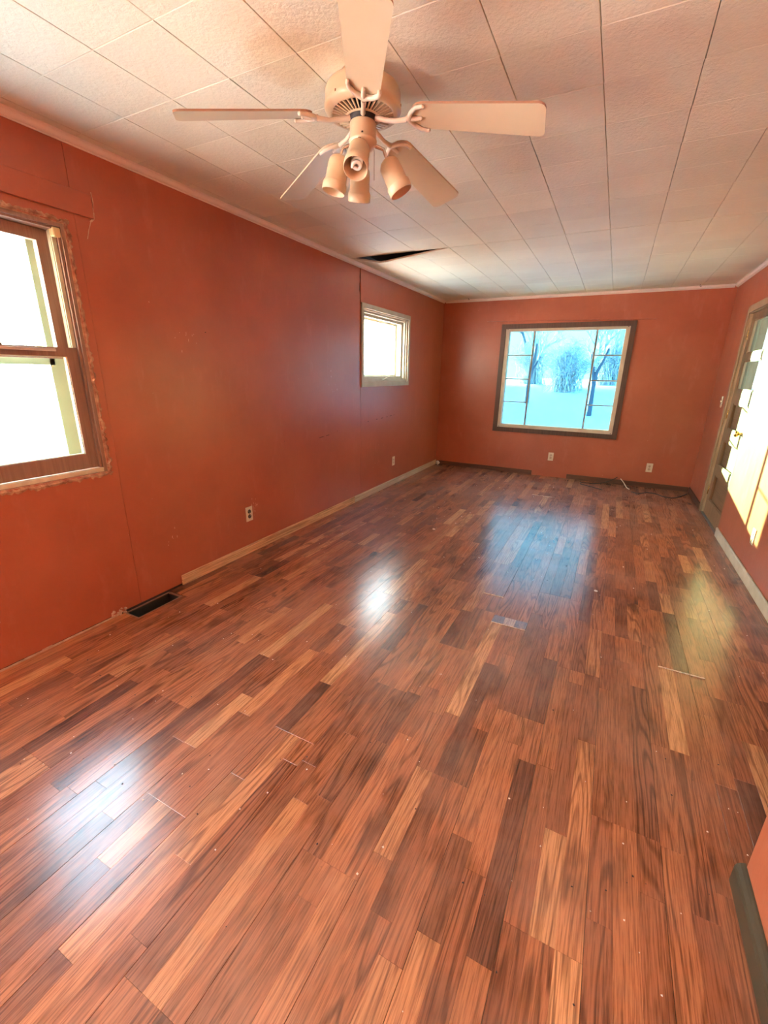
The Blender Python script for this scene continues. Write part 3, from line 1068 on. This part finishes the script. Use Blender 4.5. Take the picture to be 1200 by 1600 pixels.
for k, (a, b) in enumerate(op):
    ring(MB(), ou0 + .0005, ou1 - .0005, a + .0005, b - .0005, 0.012, XL, DX0 + .004, DX0 + .014).build('panel_moulding', door_m, df)
    if k < 3:
        pm = MB().slab((ou0 + .001, ou1 - .001, a + .001, b - .001), [], XL, DX0 + .026, DX0 + .034)
        pm.build('door_panel', panel_m, df)
    else:
        MB().box(DX0 + .024, DX0 + .028, ou0 + .001, ou1 - .001, a + .001, b - .001).build('pane', glass_door, df)
brass_m = mat('polished_brass', (0.75, 0.55, 0.22), 0.25, 1.0)
Mk = Matrix.Translation((DX0, dy0 + .055, 0.93)) @ Euler((0, -PI / 2, 0)).to_matrix().to_4x4()
MB().lathe([(0, 0), (.030, 0), (.030, .004), (.022, .008), (.011, .012), (.010, .030), (.020, .036), (.027, .046), (.027, .056), (.020, .064), (0, .067)], 20, Mk).build('door_knob', brass_m, df)
for z in (0.25, 1.05, 1.8):
    MB().lathe([(0, -.045), (.006, -.045), (.006, .045), (0, .045)], 10, Matrix.Translation((DX0 - .003, dy1 + .006, z))).build('hinge', brass_m, df)
MB().box(W - .004, W + .15, y0 + .011, y1 - .019, 0.0006, 0.010, .002).build('threshold', mat('dull_aluminium', (0.25, 0.22, 0.19), 0.45, 0.6), d1o)

# ------------------------------------------------------------------ ceiling fan
FX, FY = 1.4325, 1.6938
ivory_m = mat('yellowed_ivory_enamel', (0.62, 0.48, 0.30), 0.32, col2=(0.66, 0.53, 0.35), vscale=5)
blade_m = mat('cream_blade_laminate', (0.60, 0.52, 0.36), 0.42, col2=(0.56, 0.47, 0.32), vscale=3)
edge_m = mat('dusty_blade_edge', (0.35, 0.20, 0.12), 0.8)
black_m = mat('black_motor_core', (0.012, 0.011, 0.011), 0.55)
whitemet_m = mat('white_enamel_bracket', (0.72, 0.62, 0.48), 0.28)
fan = empty('ceiling_fan', (FX, FY, H))
tag(fan, 'ivory five blade ceiling fan with four bullet spotlights hanging from the tiled ceiling', 'ceiling fan')


def fp(mb, name, m, parent=fan):
    o = mb.build(name, m)
    o.parent = parent
    return o


hz = lambda z: z - H                         # heights given absolute, fan empty sits at the ceiling
fp(MB().lathe([(0, hz(2.3995)), (.082, hz(2.3995)), (.086, hz(2.388)), (.112, hz(2.372)), (.130, hz(2.360)), (.1365, hz(2.346)), (.1365, hz(2.314)), (.139, hz(2.310)), (.139, hz(2.300)),
               (.134, hz(2.292)), (.122, hz(2.287)), (.118, hz(2.286))], 56), 'motor_housing', ivory_m)
# vent ring: spokes with open slots over a dark core
vr = MB()
vr.lathe([(.120, hz(2.2875)), (.112, hz(2.285)), (.110, hz(2.287))], 56)
vr.lathe([(.066, hz(2.277)), (.060, hz(2.274)), (.056, hz(2.275)), (.056, hz(2.283))], 40)
ns = 40
for k in range(ns):
    a = 2 * PI * k / ns
    t = 0.0016
    ca, sa = math.cos(a), math.sin(a)
    P = lambda r, s, z: (r * ca - s * sa, r * sa + s * ca, hz(z))
    t2 = 0.0028
    vr.add([P(.064, -t, 2.2765), P(.064, t, 2.2765), P(.112, t2, 2.2855), P(.112, -t2, 2.2855),
            P(.064, -t, 2.282), P(.064, t, 2.282), P(.112, t2, 2.291), P(.112, -t2, 2.298)],
           [(0, 1, 2, 3), (7, 6, 5, 4), (0, 3, 7, 4), (1, 5, 6, 2)])
fp(vr, 'vent_ring', ivory_m)
fp(MB().lathe([(.116, hz(2.306)), (.056, hz(2.304)), (.050, hz(2.272)), (.046, hz(2.262)), (0, hz(2.262))], 40), 'motor_core', black_m)
for k in range(6):
    a = 2 * PI * k / 6 + .3
    fp(MB().lathe([(0, 0), (.004, 0), (.004, .006), (0, .006)], 8, Matrix.Translation((.139 * math.cos(a) * .985, .139 * math.sin(a) * .985, hz(2.304)))), 'housing_screw', edge_m)

PH = 0.1438
DROOP = (2.255 - 2.181) / (0.633 - 0.17)
PITCH = math.radians(13)
for k in range(5):
    a = PH + k * 2 * PI / 5 + (0.07 if k == 4 else 0.0)
    M = Matrix.Rotation(a, 4, 'Z')

    def bl(r, t, dz=0.0):
        z = 2.262 - (r - 0.17) * DROOP * (0.45 if k == 4 else 1.0) - math.tan(PITCH) * t + dz
        return M @ Vector((r, t, hz(z)))
    # outline: rounded root, wider rounded tip
    out = []
    r0, r1, w0, w1_ = 0.185, 0.642, 0.054, 0.067
    for i in range(9):
        q = PI / 2 + PI * i / 8
        out.append((r0 + .048 + .048 * math.cos(q), w0 * math.sin(q)))
    cr_ = 0.022
    for sgn in (-1, 1):
        cc = (r1 - cr_, sgn * (w1_ - cr_))
        for i in range(5):
            q = (-PI / 2 + PI / 2 * i / 4) if sgn < 0 else (PI / 2 * i / 4)
            out.append((cc[0] + cr_ * math.cos(q), cc[1] + cr_ * math.sin(q)))
    n = len(out)
    mb = MB()
    v = [bl(r, t, 0) for r, t in out] + [bl(r, t, 0.0065) for r, t in out]
    mb.add(v, [tuple(range(n)), tuple(n + i for i in reversed(range(n)))])
    blade = fp(mb, 'fan_blade', blade_m)
    mb = MB()
    mb.add(v, [(i, (i + 1) % n, n + (i + 1) % n, n + i) for i in range(n)])
    o = mb.build('edge_band', ivory_m if k in (1, 2) else edge_m)
    o.parent = blade
    # blade iron: arm from hub, curved cradle hugging the blade root, three screws
    arm = MB()
    pa = [M @ Vector((.050, 0, hz(2.272))), M @ Vector((.085, 0, hz(2.262))), M @ Vector((.125, 0, hz(2.253))), M @ Vector((.168, 0, hz(2.252)))]
    arm.tube(pa, [.010, .008, .0075, .009], 8)
    cur = [bl(.238, .052, -.006), bl(.212, .047, -.007), bl(.192, .030, -.008), bl(.180, .010, -.008), bl(.178, 0, -.008), bl(.180, -.010, -.008), bl(.192, -.030, -.008), bl(.212, -.047, -.007), bl(.238, -.052, -.006)]
    arm.tube(cur, [.0065, .007, .0075, .009, .010, .009, .0075, .007, .0065], 8)
    arm.tube([bl(.165, 0, -.008), bl(.200, 0, -.007), bl(.222, 0, -.005)], [.009, .008, .006], 8)
    iron = fp(arm, 'blade_iron', whitemet_m)
    for r, t in ((.238, .050), (.238, -.050), (.220, 0)):
        p = bl(r, t, -.009)
        o = MB().lathe([(0, -.003), (.0045, -.002), (.006, .001), (.006, .006)], 10, Matrix.Translation(p)).build('screw', whitemet_m)
        o.parent = iron

# switch housing and light kit
fp(MB().lathe([(.0, hz(2.264)), (.046, hz(2.264)), (.0485, hz(2.260)), (.0485, hz(2.213)), (.052, hz(2.209)), (.052, hz(2.203)), (.046, hz(2.196)), (.040, hz(2.186)), (.024, hz(2.176)), (.012, hz(2.170)), (0, hz(2.168))], 32), 'switch_housing', ivory_m)
fp(MB().lathe([(0, 0), (.004, 0), (.003, .004), (0, .004)], 8, Matrix.Translation((.0487 * math.cos(-1.1), .0487 * math.sin(-1.1), hz(2.215)))), 'housing_screw', black_m)
chrome_m = mat('aged_chrome', (0.72, 0.62, 0.52), 0.25, 0.85)
CANS = [(-74, .050, 2.165, .110, 2.082), (207, .086, 2.155, .112, 2.045), (25, .092, 2.148, .148, 2.047), (127, .075, 2.155, .118, 2.052)]
for k, (az, ra, za, rb, zb) in enumerate(CANS):
    t = math.radians(az)
    A = Vector((ra * math.cos(t), ra * math.sin(t), hz(za)))
    B = Vector((rb * math.cos(t), rb * math.sin(t), hz(zb)))
    ax = (B - A).normalized()
    A = B - ax * 0.118
    q = ax.to_track_quat('Z', 'Y').to_matrix().to_4x4()
    Mx = Matrix.Translation(A) @ q
    can = MB()
    can.lathe([(0, -.004), (0.0157, -.003), (0.0291, .004), (0.0370, .016), (0.0386, .030), (0.0398, .082), (0.0431, .086), (0.0448, .090), (0.0448, .116), (0.0426, .118),
               (0.0409, .116), (0.0403, .090), (0.0370, .080), (0.0347, .030), (0.0224, .012), (0, .010)], 28, Mx)
    lamp = fp(can, 'spotlight_can', ivory_m)
    # arm: knuckle and bent tube from the housing
    s0 = Vector((.040 * math.cos(t), .040 * math.sin(t), hz(2.196)))
    mid = (s0 + A) / 2 + Vector((math.cos(t) * .012, math.sin(t) * .012, 0.010))
    o = MB().tube([s0, mid, A + ax * .004], [.007, .0065, .006], 10).build('swivel_arm', chrome_m)
    o.parent = lamp
    kn = MB().lathe([(0, -.010), (.009, -.008), (.010, 0), (.009, .008), (0, .010)], 12, Matrix.Translation(s0))
    o = kn.build('knuckle', whitemet_m)
    o.parent = lamp
    if k == 0:      # compact fluorescent spiral bulb in the can that faces the viewer
        base = MB().lathe([(0, .02), (.014, .02), (.016, .034), (.022, .044), (.022, .056), (0, .060)], 20, Mx).build('bulb_base', mat('white_bulb_plastic', (0.82, 0.76, 0.66), 0.4))
        base.parent = lamp
        pts = []
        for i in range(57):
            u = i / 56
            th = u * 2 * PI * 2.5
            rr = .0155 * (1 - 0.25 * max(0, u - .85) / .15)
            pts.append(Mx @ Vector((rr * math.cos(th), rr * math.sin(th), .060 + .050 * u)))
        o = MB().tube(pts, .0062, 8).build('spiral_tube', mat('unlit_bulb_glass', (0.86, 0.82, 0.74), 0.25))
        o.parent = base
    else:
        o = MB().lathe([(0, .03), (.015, .03), (.016, .05), (0, .052)], 16, Mx).build('lamp_socket', black_m)
        o.parent = lamp
# pull chain
ch = MB()
ch.tube([(.049 * math.cos(1.2), .049 * math.sin(1.2), hz(2.215)), (.056 * math.cos(1.2), .056 * math.sin(1.2), hz(2.19)), (.056 * math.cos(1.2), .056 * math.sin(1.2), hz(2.10))], .0013, 6)
fp(ch, 'pull_chain', chrome_m)

# ------------------------------------------------------------------ outlets and switch
plate_m = mat('almond_cover_plate', (0.80, 0.68, 0.50), 0.4)
recep_m = mat('ivory_receptacle', (0.66, 0.50, 0.36), 0.4)
slot_m = mat('dark_slot', (0.02, 0.015, 0.012), 0.7)


def outlet(loc, rz, label, dark=False):
    """built facing +x at the origin, turned by rz"""
    t = empty('wall_outlet', loc, rz)
    tag(t, label, 'outlet', 'duplex wall outlets')
    e = 0.0006
    MB().box(e, .006, -.036, .036, -.058, .058, .003).build('cover_plate', plate_m, t)
    for z in (-.0195, .0195):
        mb = MB()
        mb.lathe([(0, .0085), (.0155, .0085), (.0165, .006), (.0165, .0055)], 20, Matrix.Translation((0, 0, z)) @ Euler((0, PI / 2, 0)).to_matrix().to_4x4())
        rc = mb.build('receptacle', slot_m if dark else recep_m, t)
        sl = MB()
        sl.box(.0084, .0090, -.0075, -.0055, z + .001, z + .008)
        sl.box(.0084, .0090, .0055, .0075, z + .001, z + .008)
        sl.box(.0084, .0090, -.002, .002, z - .009, z - .005)
        tag(sl.build('slots', plate_m if dark else slot_m, rc), kind='stuff')
    MB().lathe([(0, .0075), (.003, .0072), (.0035, .006)], 10, Euler((0, PI / 2, 0)).to_matrix().to_4x4()).build('screw', recep_m, t)
    return t


outlet((0, 2.405, .320), 0, 'almond duplex outlet low on the left wall above oak baseboard, nearest whole one', True)
outlet((0, 4.99, .310), 0, 'small almond outlet on the left wall below the far casement window')
outlet((0, 0.735, .300), 0, 'outlet cut off by the left picture edge, below the near window')
outlet((1.737, L, .290), -PI / 2, 'almond outlet on the far wall under the picture window')
outlet((2.965, L, .265), -PI / 2, 'almond outlet on the far wall near the right corner, by the black cord')
outlet((W, 3.80, .320), PI, 'almond outlet in the sun patch on the right wall past the door')
sw = empty('light_switch', (W, 5.945, 1.155), PI)
tag(sw, 'cream light switch plate on the right wall beside the door', 'light switch')
MB().box(.0006, .006, -.036, .036, -.058, .058, .003).build('cover_plate', plate_m, sw)
MB().box(.006, .016, -.005, .005, -.004, .012, .002).build('toggle', plate_m, sw)

# ------------------------------------------------------------------ open floor register by the left wall
rb = empty('floor_vent', (0.065, 1.487, 0))
tag(rb, 'open rectangular heating duct hole in the floor against the left wall, grille missing', 'floor vent')
duct_m = mat('dark_galvanised_duct', (0.05, 0.06, 0.055), 0.5, 0.5)
dv = MB()
ring(dv, -0.062, 0.055, -0.150, 0.151, 0.0015, ZF, -0.118, -0.010)
dv.box(-0.062, 0.055, -0.150, 0.151, -0.1185, -0.117)
dv.build('duct_boot', duct_m, rb)
ring(MB(), -0.0635, 0.0645, -0.1515, 0.1525, 0.010, ZF, -0.009, -0.002).build('rim', mat('worn_wood_lip', (0.20, 0.11, 0.07), 0.8), rb)

# ------------------------------------------------------------------ odds and ends on the floor
cord_m = mat('black_cord_rubber', (0.015, 0.013, 0.012), 0.5)


def bez(pts, n=8):
    out = []
    P = [Vector(p) for p in pts]
    for i in range(len(P) - 1):
        p0, p1, p2, p3 = P[max(i - 1, 0)], P[i], P[i + 1], P[min(i + 2, len(P) - 1)]
        for k in range(n):
            t = k / n
            out.append(0.5 * ((2 * p1) + (p2 - p0) * t + (2 * p0 - 5 * p1 + 4 * p2 - p3) * t * t + (-p0 + 3 * p1 - 3 * p2 + p3) * t ** 3))
    out.append(P[-1])
    return out


c1 = MB().tube(bez([(2.62, 6.545, .10), (2.50, 6.50, .03), (2.36, 6.42, .006), (2.20, 6.40, .006), (2.19, 6.30, .006), (2.30, 6.22, .006), (2.38, 6.16, .006), (2.46, 6.10, .006)]), .005, 8)
tag(c1.build('power_cord', cord_m), 'black power cord curling from the far wall below the picture window', 'cord')
c2 = MB().tube(bez([(2.79, 6.18, .006), (2.88, 6.14, .006), (2.96, 6.24, .006), (3.06, 6.22, .006), (3.14, 6.12, .006), (3.24, 6.12, .006), (3.34, 6.28, .006), (3.41, 6.42, .006)]), .0055, 8)
tag(c2.build('power_cord', cord_m), 'longer black power cord lying on the floor in the far right corner', 'cord')
c3 = MB().tube(bez([(2.66, 6.542, .085), (2.70, 6.49, .05), (2.74, 6.40, .008), (2.77, 6.32, .006)]), .006, 8)
tag(c3.build('white_cable', mat('white_cable_sleeve', (0.75, 0.66, 0.56), 0.5)), 'short pale cable end leaning on the far baseboard between the black cords', 'cable')


def scrap(name, loc, size, col, label, cat, seed, flat=.35):
    r = random.Random(seed)
    mb = MB()
    n, mrow = 8, 5
    v = []
    for i in range(mrow):
        ph = PI * (i + .5) / mrow
        for k in range(n):
            a = 2 * PI * k / n
            rr = size * r.uniform(.7, 1.15)
            v.append((loc[0] + rr * math.sin(ph) * math.cos(a), loc[1] + rr * math.sin(ph) * math.sin(a), loc[2] + size * flat * (1 - math.cos(ph))))
    f = [(i * n + k, i * n + (k + 1) % n, (i + 1) * n + (k + 1) % n, (i + 1) * n + k) for i in range(mrow - 1) for k in range(n)]
    f += [tuple(reversed(range(n))), tuple((mrow - 1) * n + k for k in range(n))]
    mb.add(v, f)
    o = mb.build(name, mat('scrap_%s' % name, col, 0.85))
    return tag(o, label, cat)


scrap('paper_scrap', (0.055, 6.515, .0012), .036, (.85, .80, .74), 'small crumpled white scrap in the far left corner', 'scrap', 3, .9)
scrap('plaster_chip', (2.50, 3.02, .0012), .013, (.70, .58, .48), 'pale plaster chip on the floor right of the window reflection', 'debris', 4)
scrap('wood_chip', (1.10, 3.62, .0012), .017, (.72, .48, .36), 'pinkish wood chip on the floor left of the window reflection', 'debris', 5)

# crumbs: uncountable grit over the floor
r_ = random.Random(33)
cr1, cr2 = MB(), MB()
for k in range(330):
    x = r_.uniform(0.15, W - .08)
    y = r_.choice((r_.uniform(0.4, 6.3), r_.uniform(2.2, 5.0), r_.uniform(.5, 1.8)))
    if x > PX - .05 and y < 1.3:
        continue
    s = r_.uniform(.0012, .0042) * (1.4 if y > 3 else 1)
    tgt = cr1 if r_.random() < .62 else cr2
    a = r_.uniform(0, PI)
    v = []
    for q in range(4):
        v.append((x + s * math.cos(a + q * PI / 2) * r_.uniform(.6, 1.4), y + s * math.sin(a + q * PI / 2) * r_.uniform(.6, 1.4), .0012))
    v.append((x, y, .0012 + s * .8))
    tgt.add(v, [(3, 2, 1, 0), (0, 1, 4), (1, 2, 4), (2, 3, 4), (3, 0, 4)])
tag(cr1.build('plaster_crumbs', mat('pale_crumb', (.75, .62, .50), .9)), 'pale plaster crumbs scattered over the laminate floor', 'crumbs', kind='stuff')
tag(cr2.build('dirt_crumbs', mat('dark_crumb', (.035, .022, .016), .9)), 'dark dirt crumbs scattered over the laminate floor', 'crumbs', kind='stuff')

# two small hooks left in the far ceiling edge
hook_m = mat('rusty_hook', (.10, .05, .03), .6, .5)
for x, lab in ((0.40, 'tiny rusty ceiling hook near the far left corner'), (3.08, 'tiny rusty ceiling hook near the far right corner')):
    hk = MB().tube([(x, L - .12, H + .002), (x, L - .12, H - .018), (x + .008, L - .122, H - .026), (x + .014, L - .12, H - .016)], .0026, 6)
    tag(hk.build('ceiling_hook', hook_m), lab, 'hook')

# ------------------------------------------------------------------ outdoors: snow, trees, shed
snow_m = mat('fresh_snow', (0.86, 0.89, 0.92), 0.7, col2=(0.80, 0.84, 0.90), vscale=.8, bump=.3, bscale=9)


def ground_z(x, y):
    z = -0.55
    z += 0.17 * min(max(0.0, y - 9.0), 9.5)
    z += 0.10 * noise.noise(Vector((x * .22, y * .22, 0)))
    return z


gm_ = MB()
nx, ny = 84, 84
gxs = [-46 + 92 * i / nx for i in range(nx + 1)]
gys = [-36 + 92 * j / ny for j in range(ny + 1)]
gm_.add([(x, y, ground_z(x, y)) for y in gys for x in gxs],
        [(j * (nx + 1) + i, j * (nx + 1) + i + 1, (j + 1) * (nx + 1) + i + 1, (j + 1) * (nx + 1) + i) for j in range(ny) for i in range(nx)], True)
struct(gm_.build('ground', snow_m), 'snow covered ground outside the windows', 'snow')

frost_m = mat('frosted_twig', (0.80, 0.82, 0.82), .8, col2=(0.34, 0.37, 0.38), vscale=9)
bark_m = mat('blue_grey_bark', (0.10, 0.12, 0.16), .9)
green_m = mat('frosted_evergreen', (0.30, 0.40, 0.30), .9, col2=(0.55, 0.60, 0.52), vscale=6)


def grow(tr, tw, p, d, ln, r, depth, rnd):
    q = p + d * ln
    (tr if r > .03 else tw).tube([p, (p + q) / 2 + Vector((rnd.uniform(-1, 1), rnd.uniform(-1, 1), 0)) * ln * .05, q], [r, r * .85, r * .7], 5, caps=False)
    if depth == 0:
        return
    for k in range(rnd.choice((2, 3, 3))):
        nd = (d + Vector((rnd.uniform(-1, 1), rnd.uniform(-1, 1), rnd.uniform(-.25, .7))) * .75).normalized()
        grow(tr, tw, p + d * ln * rnd.uniform(.55, 1), nd, ln * rnd.uniform(.6, .82), r * .62, depth - 1, rnd)


def bare_tree(loc, h, label, seed, depth=5, r0=None, group='frosted bare trees outside'):
    rnd = random.Random(seed)
    t = empty('bare_tree', loc)
    tag(t, label, 'tree', group)
    tr, tw = MB(), MB()
    r0 = r0 or h * .022
    grow(tr, tw, Vector((0, 0, -.1)), Vector((0, 0, 1)), h * .34, r0, depth, rnd)
    tr.build('trunk', bark_m, t, fix=False)
    tag(tw.build('twigs', frost_m, t, fix=False), kind='stuff')
    return t


def shrub(loc, h, w, label, seed, n=150):
    rnd = random.Random(seed)
    t = empty('frosted_shrub', loc)
    tag(t, label, 'shrub', 'frosted shrubs behind the house')
    mb = MB()
    for k in range(n):
        a = rnd.uniform(0, 2 * PI)
        lean = rnd.uniform(0, 1)
        p = Vector((rnd.gauss(0, .12) * w, rnd.gauss(0, .12) * w, -.05))
        q = Vector((math.cos(a) * lean * w * .55, math.sin(a) * lean * w * .55, h * rnd.uniform(.5, 1) * (1 - .35 * lean)))
        m1 = (p + q) / 2 + Vector((0, 0, h * .1))
        mb.tube([p, m1, q], [.012, .009, .005], 4, caps=False)
        for j in range(4):
            s = m1 + (q - m1) * rnd.random()
            e = s + Vector((rnd.uniform(-1, 1), rnd.uniform(-1, 1), rnd.uniform(-.2, 1))) * h * .16
            mb.tube([s, e], [.007, .004], 4, caps=False)
    mb.build('stems', frost_m, t, fix=False)
    return t


gz_ = lambda x, y: ground_z(x, y)
for (x, y, h, w, lab, sd_) in ((0.75, 17.4, 1.9, 2.0, 'large frosted shrub in the middle of the far window view', 1),
                               (-0.75, 19.6, 2.1, 1.9, 'frosted shrub left of the large one in the far window view', 2),
                               (2.2, 19.6, 2.0, 1.9, 'frosted shrub right of the large one in the far window view', 3)):
    shrub((x, y, gz_(x, y)), h, w, lab, sd_, 280)
bare_tree((-0.13, 15.3, gz_(-.13, 15.3)), 3.9, 'frosted tree with dark blue trunk at the left of the far window view', 11, 5, .075)
bare_tree((1.85, 14.0, gz_(1.85, 14.0)), 3.6, 'frosted tree with dark blue trunk at the right of the far window view', 12, 5, .075)
bare_tree((-1.8, 24.0, gz_(-1.8, 24)), 6.0, 'distant frosted tree left behind the shrubs', 13, 6)
bare_tree((1.2, 33.0, gz_(1.2, 33)), 9, 'distant tall frosted tree behind the large shrub', 14, 6)

# shed
shx, shy = 3.4, 24.5
sh = empty('shed', (shx, shy, gz_(shx, shy)), .25)
tag(sh, 'small grey shed with snowy gable roof beyond the shrubs', 'shed')
MB().box(-1.6, 1.6, -1.2, 1.2, -.3, 1.7).build('shed_wall', mat('grey_blue_boards', (.32, .36, .40), .8), sh)
rf_ = MB()
rf_.add([(-1.9, -1.5, 1.62), (1.9, -1.5, 1.62), (1.9, 0, 2.55), (-1.9, 0, 2.55), (1.9, 1.5, 1.62), (-1.9, 1.5, 1.62),
         (-1.9, -1.5, 1.78), (1.9, -1.5, 1.78), (1.9, 0, 2.72), (-1.9, 0, 2.72), (1.9, 1.5, 1.78), (-1.9, 1.5, 1.78)],
        [(0, 1, 2, 3), (3, 2, 4, 5), (6, 9, 8, 7), (9, 11, 10, 8), (0, 6, 7, 1), (5, 4, 10, 11), (0, 3, 9, 6), (3, 5, 11, 9), (1, 7, 8, 2), (2, 8, 10, 4)])
rf_.build('shed_roof', snow_m, sh)
MB().box(-.5, .5, -1.23, -1.2, -.2, 1.45).build('shed_door', mat('dark_shed_door', (.16, .18, .22), .7), sh)


def spruce(loc, h, label, seed):
    rnd = random.Random(seed)
    t = empty('spruce_tree', loc)
    tag(t, label, 'tree', 'evergreens beyond the left windows')
    MB().tube([(0, 0, -.1), (0, 0, h * .9)], [h * .02, h * .005], 7).build('trunk', bark_m, t)
    mb = MB()
    for i in range(15):
        z = h * (.10 + .86 * i / 15)
        rr = h * .23 * (1 - i / 15.5)
        n = 13
        v = [(0, 0, z + h * .10)]
        for k in range(n * 2):
            a = PI * k / n + i
            q = rr * (1 if k % 2 else .62) * rnd.uniform(.85, 1.1)
            v.append((q * math.cos(a), q * math.sin(a), z - h * .02 * (k % 2) * rnd.uniform(.5, 1.5)))
        mb.add(v, [(0, k + 1, (k + 1) % (2 * n) + 1) for k in range(2 * n)])
    mb.build('boughs', green_m, t, fix=False)
    return t


for (x, y, h, lab, sd_) in ((-6.65, 12.7, 7.6, 'frosted evergreen added to block the sun from the small casement window', 43),  # first three trees are added to keep direct sun out of the left-wall windows
                            (-5.9, 8.1, 6.6, 'unseen frosted evergreen added to block the sun from the near left window', 44),
                            (-9.2, 9.95, 7.4, 'frosted evergreen added to block the sun from the window behind the viewer', 45),
                            (-17, 7.5, 5.5, 'frosted evergreen seen through the upper sash of the near left window', 41),
                            (-20, 11.5, 6.5, 'taller frosted evergreen far beyond the near left window', 42)):
    spruce((x, y, gz_(x, y)), h, lab, sd_)
